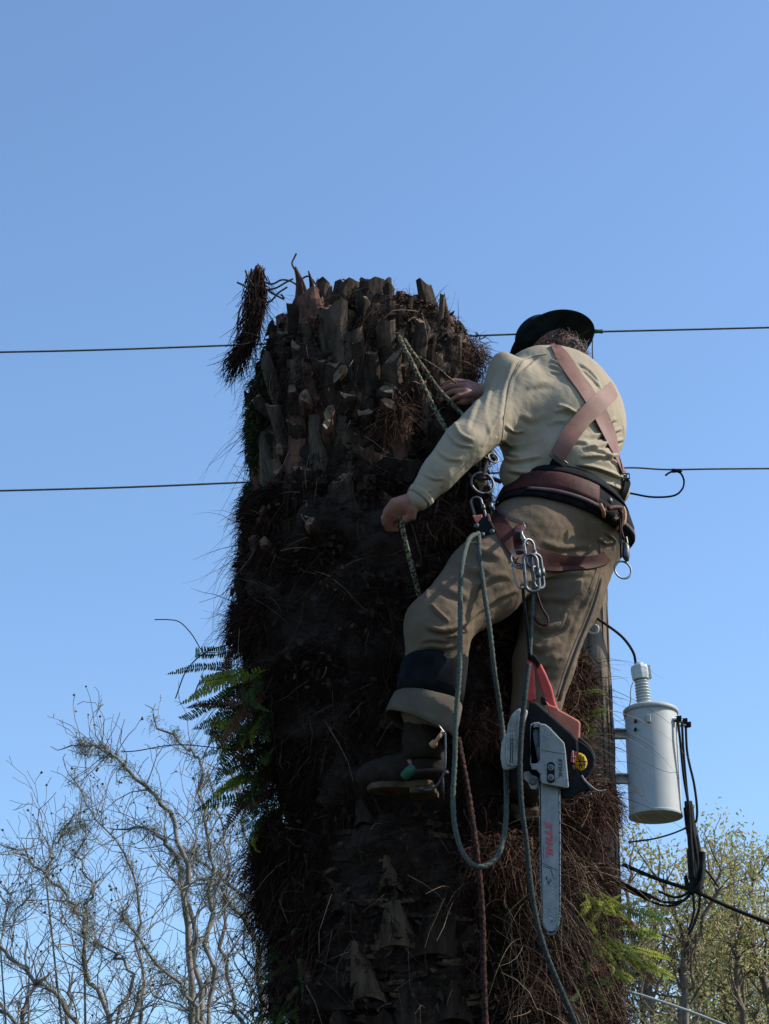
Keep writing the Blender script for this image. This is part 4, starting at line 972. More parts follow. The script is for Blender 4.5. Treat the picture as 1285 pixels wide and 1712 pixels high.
# resurrection fern / moss patch on the upper left
S, th, z, r = scatter(4200, (655, 770), (-1.75, -1.15), 71, .96, (-.01, .03))
mo = fibre_mesh('moss_patch', S, tnorm(th) * .6 + r.normal(size=(len(th), 3)) * .7, r.uniform(.015, .04, len(th)), r.uniform(.004, .009, len(th)), M['moss'], None, droop=.5, seed=72); tag(mo, 'green mossy patch clinging to the upper left edge of the palm', 'moss')

# ------------------------------------------------------------------ the climber
W_ = nrm([.52, .85, 0]); F_ = nrm([-.85, .52, 0]); Zv = np.array([0, 0, 1.])
def lerp(a, b, t): return np.asarray(a) * (1 - t) + np.asarray(b) * t
sh_l, el_l, wr_l = U(868, 664, -.47), U(772, 745, -.62), U(697, 836, -.62)
sh_r, el_r, wr_r = U(972, 655, -.21), U(905, 690, -.08), U(806, 658, -.22)
hip_l, kn_l, an_l = U(880, 905, -.50), U(738, 1040, -.66), U(712, 1235, -.62)
hip_r, kn_r, an_r = U(962, 915, -.36), U(908, 1110, -.46), U(878, 1290, -.44)
pel, bel, che, upb = U(930, 880, -.42), U(938, 800, -.42), U(944, 715, -.37), U(925, 655, -.31)
head = U(930, 600, -.24)
hn = nrm([-.45, .40, .80]); hf = nrm(np.array([-.75, .5, 0]) - hn * (np.array([-.75, .5, 0]) @ hn)); hs = np.cross(hn, hf)
person_o = U(800, 1330, -.5); person = empty('person', person_o)
tag(person, 'man in khaki shirt and trousers and dark hat climbing the palm, back to us', 'person')

lo, hi = np.minimum.reduce([wr_l, an_l, kn_l, sh_l]) - .34, np.maximum.reduce([head, sh_r, el_r, hip_r]) + .22
lo[2] = an_l[2] - .2
B = SDF(lo, hi, .0048)
tb = [(pel, .13, .10), (bel, .125, .095), (che, .13, .105), (upb, .11, .085)]
for (a, ra, _), (b, rb, _) in zip(tb, tb[1:]): B.cap(a, ra, b, rb, .03, flat=(F_, .7))
B.cap(lerp(upb, sh_l, .3) - Zv * .02, .045, sh_l, .045, .03); B.cap(lerp(upb, sh_r, .3) - Zv * .02, .045, sh_r, .045, .03)
neck = lerp(upb, head, .55); B.cap(upb + F_ * .03, .05, head - hn * .05, .052, .03)
B.ell(head, (hf, hs, hn), (.098, .078, .115), .02); B.ell(head - hn * .06 + hf * .035, (hf, hs, hn), (.062, .056, .06), .03)
B.cap(head + hf * .095 - hn * .005, .008, head + hf * .112 - hn * .035, .013, .012)                     # nose
B.cap(head + hf * .085 + hs * .025 - hn * .062, .008, head + hf * .085 - hs * .025 - hn * .062, .008, .008)   # lips
B.cap(head + hf * .088 + hs * .035 + hn * .018, .008, head + hf * .088 - hs * .035 + hn * .018, .008, .012)   # brow
for s in (-1, 1):
    B.ell(head + hs * .078 * s - hf * .005 - hn * .01, (hf, hs, hn), (.020, .009, .032), .006); B.ell(head + hf * .082 + hs * .03 * s, (hf, hs, hn), (.012, .014, .008), .004)
B.cap(sh_l, .046, el_l, .042, .02); B.cap(el_l, .042, wr_l, .027, .01)
B.cap(sh_r, .046, el_r, .042, .02); B.cap(el_r, .042, wr_r, .027, .01)
for h, kk, an in ((hip_l, kn_l, an_l), (hip_r, kn_r, an_r)): B.cap(h, .085, kk, .058, .03); B.cap(kk, .058, lerp(kk, an, .35), .056, .02); B.cap(lerp(kk, an, .35), .056, an, .036, .02)
for an, toe in ((an_l, U(625, 1300, -.56)), (an_r, U(838, 1290, -.28))): B.cap(an, .036, lerp(an, toe, .2) - Zv * .05, .038, .02); B.cap(an - Zv * .06, .036, toe, .028, .02)
def hand(Bd, wrist, kn, fingers, thumb, pr=.022):
    """palm slab from wrist to the knuckle row, then five jointed fingers"""
    kc = np.mean(kn, 0); Bd.cap(wrist, .025, lerp(wrist, kc, .35), .026, .012)
    for q in kn: Bd.cap(lerp(wrist, kc, .3) + (q - kc) * .5, pr * .85, lerp(wrist, q, .9), pr * .68, .010)
    for q, (j1, j2, tip), r0 in zip(kn, fingers, (.0105, .011, .0105, .009)):
        Bd.cap(q, r0 * 1.15, j1, r0, .004); Bd.cap(j1, r0, j2, r0 * .93, .003); Bd.cap(j2, r0 * .93, tip, r0 * .8, .003)
    Bd.cap(thumb[0], .017, thumb[1], .0135, .008); Bd.cap(thumb[1], .0135, thumb[2], .0115, .004); Bd.cap(thumb[2], .0115, thumb[3], .010, .003)
# left hand: fist closed round the flip line
kn = [U(657, 840, -.625), U(655, 849, -.615), U(655, 858, -.600), U(659, 866, -.585)]; fg = []
for i, q in enumerate(kn):
    L = (.036, .040, .037, .029)[i]; j1 = q + nrm([-.55, .55, -.55]) * L; j2 = j1 + nrm([.35, .85, -.35]) * L * .75; tip = j2 + nrm([.95, .1, .0]) * L * .6; fg.append((j1, j2, tip))
hand(B, wr_l, kn, fg, (U(690, 850, -.62), U(688, 863, -.605), U(676, 870, -.595), U(664, 868, -.57)))
# right hand: laid over a frond base, fingers forward
kn = [U(778, 640, -.30), U(777, 646, -.32), U(779, 653, -.335), U(783, 660, -.34)]; fg = []
for i, q in enumerate(kn):
    L = (.040, .044, .041, .032)[i]; j1 = q + nrm([-1, -.1, .08 - .1 * i]) * L; j2 = j1 + nrm([-1, .25, -.35]) * L * .7; tip = j2 + nrm([-.7, .5, -.7]) * L * .6; fg.append((j1, j2, tip))
hand(B, wr_r, kn, fg, (U(795, 662, -.29), U(785, 668, -.32), U(774, 672, -.33), U(764, 672, -.32)))
V, Q = B.mesh(); V = relax(V, Q, 1); body = fastmesh('body', V, Q, M['skin'], person, smooth=True)

# face details and hair
for s in (-1, 1):
    t = MB(); t.lathe(head + hf * .088 + hs * .03 * s - hn * .0, hf, [(0, .009), (.004, .008), (.007, .004)], 12); t.build('eye', M['print_dark'], person, smooth=True)
t = MB(); t.tube([head + hf * .096 + hs * .022 * k - hn * .062 for k in (-1, 0, 1)], .003, 5); t.build('mouth', M['maroon'], person)
r = np.random.default_rng(81); n = 5000; dd = r.normal(size=(n, 3)); dd /= np.linalg.norm(dd, axis=1)[:, None]; dd = dd[(dd @ hf < .25) & (dd @ hn < .2) & (dd @ hn > -.5)]
S = head + (dd @ np.array([hf, hs, hn]).T) @ np.array([hf, hs, hn]) * 1.0 * np.array([.092, .092, .105])
S = S + dd * .002
fibre_mesh('hair', S, dd * .7 + np.array([0, 0, -.5]) + r.normal(size=S.shape) * .6, r.uniform(.006, .012, len(S)), r.uniform(.0022, .0036, len(S)), M['hair_shaded'], person, droop=.3, curl=1.2, seg=4, seed=82, kind=None)
ctr = U(966, 584, -.36); n = 550; dd = r.normal(size=(n, 3)); dd /= np.linalg.norm(dd, axis=1)[:, None]
S = ctr + dd * np.array([.013, .013, .032]) + np.outer(dd[:, 2], [.006, 0, -.004]) * 0
S[:, 0] -= (S[:, 2] - ctr[2]) * .5
fibre_mesh('sunlit_curls', S, dd + r.normal(size=S.shape) * .7, r.uniform(.008, .02, n), r.uniform(.0022, .0036, n), M['hair'], person, droop=.2, curl=1.6, seg=4, seed=83, kind=None)

# hat
hat = empty('hat', U(921, 572, -.14)); hat.parent = person; hat.location = Vector(U(921, 572, -.14)) - Vector(person_o)
bc = U(920, 586, -.20); n_ = 72; m_ = 12; V = []; hgt = []
for lay in (0, .004):
    for i in range(m_):
        f = i / (m_ - 1); rad = .078 + (.162 - .078) * f
        for k in range(n_):
            a = 2 * math.pi * k / n_; u = hf * math.cos(a) + hs * math.sin(a)
            rr_ = rad * (1 + .03 * math.cos(2 * a)); dz = -.030 * f * f * (.5 + .5 * math.cos(2 * a + .3)) + .006 * f * math.sin(3 * a + 1) + .010 * f * f
            V.append(bc + u * rr_ + hn * (dz + lay))
o = m_ * n_; Fc = []
for i in range(m_ - 1):
    for k in range(n_):
        a, b = i * n_ + k, i * n_ + (k + 1) % n_; Fc += [(a, b, b + n_, a + n_), (o + a, o + a + n_, o + b + n_, o + b)]
for k in range(n_):
    a, b = (m_ - 1) * n_ + k, (m_ - 1) * n_ + (k + 1) % n_; Fc.append((a, b, o + b, o + a)); a, b = k, (k + 1) % n_; Fc.append((a, o + a, o + b, b))
t = MB(); t.add(V, Fc); hb = t.build('hat_brim', M['hat'], hat, smooth=True); hb.location = Vector(np.array(person_o) - root_loc(hat)) * 0
t = MB(); prof = [(-.008, .088), (0, .087), (.03, .086), (.06, .085), (.09, .083), (.112, .074), (.125, .055), (.128, .03), (.126, .002)]; t.lathe(bc, hn, prof, 40, ref=hf)
t.build('hat_crown', M['hat'], hat, smooth=True)
t = MB(); t.lathe(bc, hn, [(.004, .0885), (.006, .0905), (.028, .0895), (.030, .0875)], 40, ref=hf); t.build('hat_band', M['black'], hat, smooth=True)
for c in hat.children: c.location = Vector(person_o) - Vector(person_o) - hat.location     # children were built in the person's frame

# shirt
lo2 = np.minimum.reduce([wr_l, wr_r, bel]) - .12; _lz = 0; hi2 = np.maximum.reduce([sh_r, upb, el_r]) + .2; hi2[2] = U(900, 560, -.4)[2] + .05; lo2[2] = U(930, 880, -.6)[2] - .03
H = SDF(lo2, hi2, .004)
E3 = (W_, F_, Zv)
H.ell(U(926, 662, -.31), E3, (.20, .168, .135), .05); H.ell(U(940, 720, -.355), E3, (.205, .178, .19), .06); H.ell(U(943, 790, -.39), E3, (.190, .180, .13), .05)
H.ell(U(905, 645, -.32), E3, (.12, .13, .118), .07); H.ell(U(1000, 695, -.33), E3, (.12, .075, .14), .06)
H.ell(U(1026, 816, -.30), (W_, F_, Zv), (.055, .05, .06), .05); H.ell(U(870, 790, -.50), E3, (.06, .07, .07), .04)
H.ell(U(858, 682, -.46), (nrm(el_l - sh_l), W_, F_), (.11, .09, .085), .07)
kz = int((U(930, 838, -.42)[2] - H.lo[2]) / H.vox)
H.A[:, :, :kz] = .2; H.A[:, :, kz] = np.maximum(H.A[:, :, kz], .001)
H.cap(lerp(sh_l, el_l, .0), .086, lerp(sh_l, el_l, .95), .066, .06); H.cap(el_l, .066, lerp(el_l, wr_l, .55), .056, .015); H.cap(lerp(el_l, wr_l, .5), .056, lerp(el_l, wr_l, .97), .038, .01)
H.cap(sh_r - W_ * .01, .080, el_r, .065, .03); H.cap(el_r, .064, lerp(el_r, wr_r, .96), .042, .015)
H.ell(U(950, 632, -.32), E3, (.10, .09, .075), .05)
V, Q = H.mesh()
# open cuffs, hem: drop faces beyond the wrist planes
V = relax(V, Q, 2)
def R(x, y): return (x, y)
shirt_lines = [
    ([(862, 602), (848, 640), (838, 690), (836, 745)], 7, .010), ([(882, 600), (860, 630), (850, 668)], 6, .007), ([(900, 596), (870, 618), (855, 645)], 4, -.005),
    ([(832, 625), (818, 660), (812, 700), (818, 735)], 6, .006), ([(805, 655), (792, 690), (780, 720)], 7, .005), ([(840, 690), (822, 716), (806, 748)], 5, .006),
    ([(755, 700), (768, 725), (792, 738)], 5, .006), ([(745, 722), (765, 742), (790, 746)], 4, .005), ([(728, 750), (748, 766), (772, 768)], 5, .004), ([(705, 790), (725, 800), (742, 800)], 4, .003), ([(690, 815), (705, 822), (722, 820)], 3, .003),
    ([(926, 596), (936, 602), (948, 607)], 2.5, .005), ([(920, 601), (932, 607), (946, 614)], 2.5, .005), ([(918, 610), (932, 615), (944, 622)], 3, .005), ([(920, 622), (932, 624), (942, 623)], 2.5, .004),
    ([(966, 607), (985, 622), (1002, 640)], 3, .006), ([(972, 616), (990, 632), (1006, 652)], 3, .005), ([(968, 624), (984, 642), (996, 660)], 3, .004),
    ([(926, 690), (940, 684), (958, 688), (972, 700)], 5, .009), ([(930, 678), (944, 680), (956, 690)], 4, .006), ([(912, 712), (930, 704), (948, 704)], 5, .005),
    ([(1000, 712), (1015, 706), (1030, 700)], 4, .007), ([(978, 730), (1000, 728), (1022, 722), (1038, 716)], 4, .008), ([(972, 748), (996, 746), (1026, 738), (1042, 734)], 4, .008),
    ([(968, 764), (995, 762), (1020, 762), (1044, 760)], 4, .008), ([(962, 776), (990, 780), (1015, 788), (1042, 800)], 4, .010), ([(958, 787), (985, 796), (1012, 806), (1040, 818)], 4, .010),
    ([(985, 745), (1010, 756), (1036, 780)], 4, .006), ([(950, 740), (968, 738), (985, 742)], 4, .005),
    ([(840, 735), (856, 745), (880, 742), (905, 730)], 5, .006), ([(842, 764), (856, 770), (880, 768), (905, 762)], 4, .009), ([(842, 752), (855, 760), (870, 762)], 3, .006), ([(845, 785), (875, 790), (905, 784), (925, 772)], 5, .007),
    ([(842, 710), (860, 722), (875, 720)], 4, .005), ([(1036, 690), (1043, 730), (1046, 770)], 3, .004), ([(935, 770), (925, 785), (930, 800)], 4, .005),
    ([(880, 650), (900, 640), (925, 640)], 8, .004), ([(868, 690), (890, 700), (915, 690)], 9, .004), ([(990, 655), (1005, 680), (1010, 700)], 4, .003)]
shirt_lines = [(a, b * .72, h * 1.1) for a, b, h in shirt_lines]
V = creases(V, Q, shirt_lines); N = vnormals(V, Q); V = V + N * (.0012 * noise(V, 14, 90, 2) + .0005 * noise(V, 70, 91, 2))[:, None]
sb = ivh(V, Q); fastmesh('shirt', V, Q, M['shirt'], person, smooth=True)

# trousers
lo3 = np.minimum.reduce([an_l, kn_l, hip_l]) - .15; hi3 = np.maximum.reduce([hip_r, pel, hip_l]) + .2; hi3[2] = U(930, 800, -.4)[2] + .03
K = SDF(lo3, hi3, .0047)
K.ell(U(930, 850, -.41), E3, (.178, .168, .12), .05); K.ell(U(935, 890, -.41), E3, (.178, .165, .11), .06)
K.ell(U(975, 892, -.36) - F_ * .01, E3, (.118, .135, .125), .05); K.ell(U(890, 900, -.50), E3, (.12, .125, .13), .05)
K.cap(hip_l, .132, lerp(hip_l, kn_l, .5), .118, .04); K.cap(lerp(hip_l, kn_l, .5), .118, kn_l, .092, .03)
K.cap(kn_l, .093, lerp(kn_l, an_l, .35), .086, .03); K.cap(lerp(kn_l, an_l, .3), .086, lerp(kn_l, an_l, .72), .088, .03)
K.ell(U(728, 1055, -.68), (nrm(an_l - kn_l), np.array([1., 0, 0]), np.array([0, 1., 0])), (.09, .095, .09), .03)
K.cap(hip_r, .135, lerp(hip_r, kn_r, .45), .122, .04); K.cap(lerp(hip_r, kn_r, .45), .118, kn_r, .088, .03); K.cap(kn_r, .088, lerp(kn_r, an_r, .7), .070, .03)
K.ell(U(768, 1062, -.62), (np.array([1., 0, 0]), np.array([0, 1., 0]), Zv), (.03, .04, .07), .02)
V, Q = K.mesh(); V = relax(V, Q, 2)
pl = [([(862, 985), (830, 1000), (800, 1022), (775, 1045)], 6, .006), ([(735, 925), (722, 960), (712, 1000)], 6, .007), ([(750, 905), (742, 935), (728, 965)], 5, .006),
      ([(780, 1040), (755, 1052), (735, 1054), (712, 1046)], 5, .010), ([(780, 1052), (760, 1062), (738, 1064)], 4, .008), ([(718, 1008), (732, 1024), (750, 1040)], 4, .007), ([(765, 1075), (745, 1082), (720, 1078), (695, 1085)], 6, .006),
      ([(770, 900), (800, 920), (840, 930)], 9, .005), ([(800, 875), (790, 900), (788, 930)], 5, .005), ([(850, 960), (820, 965), (790, 985)], 8, .005),
      ([(870, 975), (900, 965), (940, 960), (990, 958)], 6, .008), ([(880, 990), (910, 1000), (950, 1000)], 8, .005), ([(1000, 960), (985, 1000), (965, 1050), (945, 1100)], 5, .009), ([(990, 985), (970, 1025), (950, 1075)], 5, .006),
      ([(880, 1010), (890, 1050), (885, 1100)], 7, .005), ([(925, 1010), (920, 1060), (910, 1100)], 7, .004), ([(1020, 895), (1028, 905), (1026, 922)], 3, .006), ([(1010, 888), (1022, 900), (1020, 915)], 3, .005), ([(900, 925), (950, 935), (1000, 930)], 9, .005),
      ([(870, 1040), (885, 1030), (905, 1035)], 6, .006), ([(950, 1020), (935, 1045), (905, 1060)], 7, .006)]
pl = [(a, b * .72, h * 1.2) for a, b, h in pl] + [([(700, 1075), (720, 1068), (745, 1070), (768, 1062)], 4, .007), ([(735, 975), (755, 990), (785, 998)], 6, .006), ([(760, 935), (785, 950), (820, 952)], 7, .006),
      ([(725, 950), (735, 930), (752, 912)], 4, .005), ([(700, 1030), (712, 1010), (720, 985)], 5, .006), ([(835, 895), (850, 915), (862, 945)], 5, .006), ([(905, 905), (935, 915), (985, 910)], 6, .006), ([(1000, 900), (1012, 908), (1026, 905)], 3, .006),
      ([(890, 1040), (910, 1052), (940, 1040)], 6, .007), ([(885, 1075), (905, 1085), (935, 1070)], 6, .007), ([(895, 1110), (915, 1112), (935, 1095)], 5, .006), ([(975, 960), (960, 990), (930, 1010)], 6, .007)]
V = creases(V, Q, pl); N = vnormals(V, Q); V = V + N * (.0018 * noise(V, 14, 92, 2) + .0008 * noise(V, 60, 93, 2))[:, None]
pbv = ivh(V, Q); fastmesh('trousers', V, Q, M['pants'], person, smooth=True)
for nm, pts, bv_, mm in (('side_seam', [(800, 880), (770, 892), (748, 908), (732, 938), (722, 965), (712, 1000)], pbv, 'pants'), ('seat_seam', [(1000, 905), (1004, 925), (998, 950), (985, 985)], pbv, 'pants'),
        ('armhole_seam', [(868, 606), (856, 630), (848, 665), (842, 700), (838, 738)], sb, 'shirt'), ('shoulder_seam', [(868, 606), (890, 596), (915, 592)], sb, 'shirt'), ('sleeve_seam', [(830, 730), (800, 757), (770, 785), (738, 815)], sb, 'shirt')):
    t = MB(); surf_ribbon(t, bv_, pts, 1.6, .0012, .0016, 40); t.build(nm, M[mm], person, smooth=True)
t = MB(); axw = nrm(wr_l - el_l); ring_band(t, [sb], lerp(el_l, wr_l, .93), axw, .022, .0005, .0025, n=40, rows=4, smooth=2, maxr=.10); t.build('sleeve_cuff', M['shirt'], person, smooth=True)
# turned-up cuff of the left trouser leg and the dark gaiter above it
ax = nrm(an_l - kn_l); t = MB(); gc = U(724, 1136, -.64); cc = U(705, 1196, -.63)
def sleeve(name, rows, m, n=44, par=person, th=.004):
    """rows of (centre, radius x, radius y, tilt) -> open thick tube"""
    t = MB(); V = []
    for lay in (0, -th):
        for c, rx, ry, tl in rows:
            for k in range(n):
                a = 2 * math.pi * k / n; w1 = 1 + .035 * math.sin(3 * a + rx * 90) + .02 * math.sin(7 * a)
                V.append(np.asarray(c) + np.array([math.cos(a) * (rx * w1 + lay), math.sin(a) * (ry * w1 + lay), tl * math.cos(a)]))
    o = len(rows) * n; Fc = []
    for i in range(len(rows) - 1):
        for k in range(n):
            a, b = i * n + k, i * n + (k + 1) % n; Fc += [(a, b, b + n, a + n), (o + a, o + a + n, o + b + n, o + b)]
    for k in range(n):
        for i in (0, len(rows) - 1): a, b = i * n + k, i * n + (k + 1) % n; Fc.append((a, b, o + b, o + a))
    t.add(V, Fc); return t.build(name, M[m], par, smooth=True)
sleeve('gaiter', [(U(729, 1100, -.65), .092, .092, .004), (U(726, 1106, -.65), .098, .098, .003), (U(723, 1125, -.65), .100, .098, 0), (U(719, 1150, -.64), .100, .098, -.012), (U(717, 1172, -.64), .094, .094, -.02)], 'black')
cf = sleeve('trouser_cuff', [(U(716, 1166, -.64), .092, .09, -.012), (U(714, 1172, -.64), .101, .097, -.018), (U(709, 1190, -.64), .103, .10, -.03), (U(703, 1208, -.64), .102, .098, -.038), (U(701, 1216, -.64), .102, .097, -.042)], 'cuff')
sleeve('sock', [(U(712, 1190, -.62), .062, .062, 0), (U(706, 1240, -.62), .058, .058, 0), (U(708, 1275, -.61), .060, .064, 0)], 'boot_l')
sleeve('trouser_hem', [(U(888, 1230, -.44), .080, .08, 0), (U(885, 1262, -.44), .084, .084, .01), (U(883, 1275, -.44), .086, .085, .01)], 'pants')
def boot_shoe(an, heel, toe, tag_):
    lo = np.minimum.reduce([an, heel, toe]) - .13; hi = np.maximum.reduce([an, heel, toe]) + .16; D_ = SDF(lo, hi, .005); ax = nrm(toe - heel)
    D_.cap(an + Zv * .04, .056, lerp(an, heel, .6) + Zv * .01, .052, .03); D_.ell(lerp(heel, toe, .12) + Zv * .03, (ax, np.cross(Zv, ax), Zv), (.062, .046, .055), .03)
    D_.cap(lerp(heel, toe, .15) + Zv * .03, .046, lerp(heel, toe, .6) + Zv * .02, .050, .03); D_.ell(lerp(heel, toe, .78) + Zv * .008, (ax, np.cross(Zv, ax), Zv), (.082, .056, .048), .03)
    V, Q = D_.mesh(); V = relax(V, Q, 2); N = vnormals(V, Q); V = V + N * (.002 * noise(V, 50, 95, 2))[:, None]
    o = fastmesh('boot', V, Q, M['boot_l'], person, smooth=True)
    sd_ = nrm(np.cross(Zv, ax)); upv = np.cross(ax, sd_); A = []
    for f, w_ in ((-.10, .022), (-.04, .040), (.1, .043), (.32, .036), (.5, .042), (.75, .050), (.92, .042), (1.03, .02)): A.append((f, w_))
    L = np.linalg.norm(toe - heel); base = [heel + ax * L * f + sd_ * w_ for f, w_ in A] + [heel + ax * L * f - sd_ * w_ for f, w_ in A[::-1]]
    base = np.array(base); t = MB(); t.prism(base - upv * .040, base - upv * .020); s_ = t.build('boot_sole', M['sole'], person, bevel=.004); s_.parent = o
    hb_ = np.array([p for p in (heel - ax * .025 + sd_ * .038, heel + ax * .05 + sd_ * .04, heel + ax * .05 - sd_ * .04, heel - ax * .025 - sd_ * .038)])
    t = MB(); t.prism(hb_ - upv * .058, hb_ - upv * .039); s_ = t.build('boot_heel', M['sole'], person, bevel=.004); s_.parent = o
    return o
boot_shoe(U(708, 1258, -.61), U(716, 1298, -.60), U(618, 1303, -.57), 'l')
boot_shoe(U(880, 1300, -.44), U(884, 1338, -.44), U(846, 1302, -.26), 'r')
# climbing spur under the left boot
sp = empty('climbing_spur', U(716, 1310, -.62)); tag(sp, 'steel climbing spur strapped along the leg above the left boot', 'climbing spur')
t = MB(); t.tube(spline([U(742, 1190, -.70), U(744, 1240, -.70), U(742, 1290, -.69), U(725, 1318, -.67), U(700, 1318, -.64)], 24), .008, 6, flat=.5); t.build('shank', M['steeld'], sp, smooth=True)
t = MB(); t.tube([U(738, 1300, -.69), U(740, 1322, -.66), U(741, 1336, -.62)], [.007, .005, .001], 6); t.build('gaff', M['steeld'], sp)
t = MB(); t.tube(spline([U(744, 1292, -.68), U(722, 1288, -.69), U(690, 1292, -.68), U(672, 1300, -.62), U(678, 1302, -.56), U(716, 1296, -.54), U(744, 1292, -.60)], 36), .011, 6, closed=True, flat=.4); t.build('foot_strap', M['strapd'], sp, smooth=True)
t = MB(); t.tube(spline([U(692, 1284, -.685), U(684, 1290, -.685), U(676, 1298, -.67)], 8), .015, 7); t.build('strap_end', M['green'], sp, smooth=True)
t = MB(); t.tube(spline([U(740, 1215, -.70), U(736, 1228, -.72), U(728, 1240, -.71), U(722, 1246, -.70)], 12), [.003] * 4 + [.006] * 4 + [.012] * 4, 6); t.build('tie_strap', M['tan'], sp, smooth=True)
t = MB(); t.tube([U(733, 1212, -.72), U(742, 1224, -.72)], .002, 5); t.tube([U(742, 1224, -.72), U(736, 1234, -.72)], .002, 5); t.build('buckle_pin', M['steel'], sp)

# ------------------------------------------------------------------ harness
hz = empty('climbing_harness', U(930, 850, -.42)); tag(hz, 'leather and nylon climbing harness with crossed brown shoulder straps', 'harness')
both = [pbv]
ctr = U(930, 842, -.41); axh = nrm(np.array([.20, .05, .98]))
e1, e2, Rr = ring_band(MB(), both, ctr, axh, .10, e1=W_, smooth=6)
t = MB(); ring_band(t, both, U(932, 846, -.41), axh, .150, .003, .010, rows=8, smooth=10, e1=W_, bulge=.004, a0=-225, a1=-10, n=72); t.build('back_pad', M['black'], hz, smooth=True)
t = MB(); ring_band(t, both, U(930, 822, -.41), axh, .046, .013, .007, rows=5, smooth=10, e1=W_, bulge=.002); t.build('waist_belt', M['black'], hz, smooth=True)
t = MB(); ring_band(t, both, U(926, 848, -.41), axh, .078, .016, .004, rows=5, smooth=10, e1=W_, a0=-240, a1=-108, n=50); t.build('leather_panel', M['maroon'], hz, smooth=True)
t = MB(); ring_band(t, both, U(938, 868, -.41), axh, .045, .015, .004, rows=4, smooth=10, e1=W_, a0=-128, a1=-30, n=40); t.build('lower_strap', M['black'], hz, smooth=True)
t = MB(); ring_band(t, both, U(930, 868, -.42), axh, .012, .018, .005, rows=3, smooth=10, e1=W_, a0=-180, a1=60, n=60); t.build('belt_edging', M['strapd'], hz, smooth=True)
# a mesh of the belt for hanging things on
t = MB(); ring_band(t, both, U(932, 846, -.41), axh, .16, .014, .008, rows=6, smooth=10, e1=W_); Vb = np.vstack(t.v); bb = BVHTree.FromPolygons([tuple(v) for v in Vb], t.f)
def on_belt(pts, mb, r, off, n=30, sides=7, closed=False, flat=1):
    c = spline(pts, n); q = [hit(bb, x, y, off)[0] for x, y in c]; q = np.array(q)
    for _ in range(3): q[1:-1] = (q[:-2] + q[2:] + 2 * q[1:-1]) / 4
    mb.tube(q, r, sides, closed=closed, flat=flat)
t = MB(); on_belt([(888, 832), (889, 852), (896, 864), (908, 869), (922, 866), (934, 856), (943, 842)], t, .0065, .012); t.build('gear_loop', M['strap'], hz, smooth=True)
t = MB(); on_belt([(998, 845), (1006, 862), (1016, 876), (1028, 881), (1036, 874), (1037, 860), (1034, 850)], t, .0060, .016); t.build('gear_loop', M['tan'], hz, smooth=True)
t = MB(); on_belt([(1012, 852), (1022, 850), (1034, 852), (1030, 866), (1020, 870)], t, .008, .012); t.build('leather_tab', M['maroon'], hz, smooth=True)
def ring(px, py, dy, rad, r, m, par, name='ring', nx=(0, -1, 0), sq=1.0, n=32):
    c = U(px, py, dy); a = nrm(nx); e = nrm(np.cross(a, [0, 0, 1.])); f = np.cross(a, e); t = MB()
    t.tube([c + (e * math.cos(k) * rad + f * math.sin(k) * rad * sq) for k in np.linspace(0, 2 * math.pi, n, endpoint=False)], r, 8, closed=True); return t.build(name, M[m], par, smooth=True)
def hy(px, py, off=.02): return float(hit(bb, px, py, off)[0][1] - Y0)
ring(908, 834, hy(908, 834, .012), .0145, .0025, 'steel', hz, 'belt_ring')
for q in ((1017, 838), (886, 871), (916, 876)):
    h, nn = hit(bb, *q, .004); t = MB(); t.lathe(h, nn, [(0, .010), (.004, .010), (.008, .006), (.009, .001)], 14); t.build('rivet', M['steeld'], hz, smooth=True)
ring(806, 808, -.60, .036, .0045, 'steeld', hz, 'side_ring', nx=(.3, -1, .1), sq=1.0)
t = MB(); t.tube(spline([U(803, 800, -.60), U(822, 800, -.56), U(838, 806, -.55)], 10), .011, 6, flat=.5); t.build('ring_keeper', M['strapd'], hz, smooth=True)
# shoulder straps on the shirt
def strap(name, pts, w_, m, off=.004, th=.003, bvh=sb, n=30, par=hz):
    t = MB(); surf_ribbon(t, bvh, pts, w_, off, th, n); o = t.build(name, M[m], par, smooth=True); es = o.modifiers.new('split', 'EDGE_SPLIT'); es.split_angle = math.radians(50); return o
strap('shoulder_strap', [(928, 577), (942, 604), (962, 634), (984, 664), (1003, 697), (1022, 740), (1046, 790)], [18, 21, 22, 23, 22, 20], 'strap', .008)
strap('shoulder_strap', [(1040, 640), (1016, 660), (998, 676), (978, 694), (958, 722), (940, 752), (932, 764)], [26, 28, 29, 28, 27, 25], 'strap', .0135)
t = MB(); q = hit(sb, 934, 768, .012)[0]; a = nrm(hit(sb, 946, 774, .012)[0] - hit(sb, 922, 756, .012)[0]); v = nrm(np.cross(a, [0, -1, 0])); t.tube([q - a * .030 - v * .008, q + a * .030 - v * .008, q + a * .030 + v * .008, q - a * .030 + v * .008], .0028, 6, closed=True); t.build('buckle', M['steeld'], hz)
strap('elastic', [(930, 768), (922, 780), (919, 796)], [12, 10, 9], 'black', .008)
t = MB(); q = hit(sb, 1046, 792, .012)[0]; t.tube([q + np.array([-.022, 0, .004]), q + np.array([.018, .01, .004]), q + np.array([.018, .01, -.012]), q + np.array([-.022, 0, -.012])], .0028, 6, closed=True); t.build('buckle', M['steeld'], hz)
strap('elastic', [(1045, 795), (1043, 812), (1036, 832)], [11, 10, 9], 'black', .010)
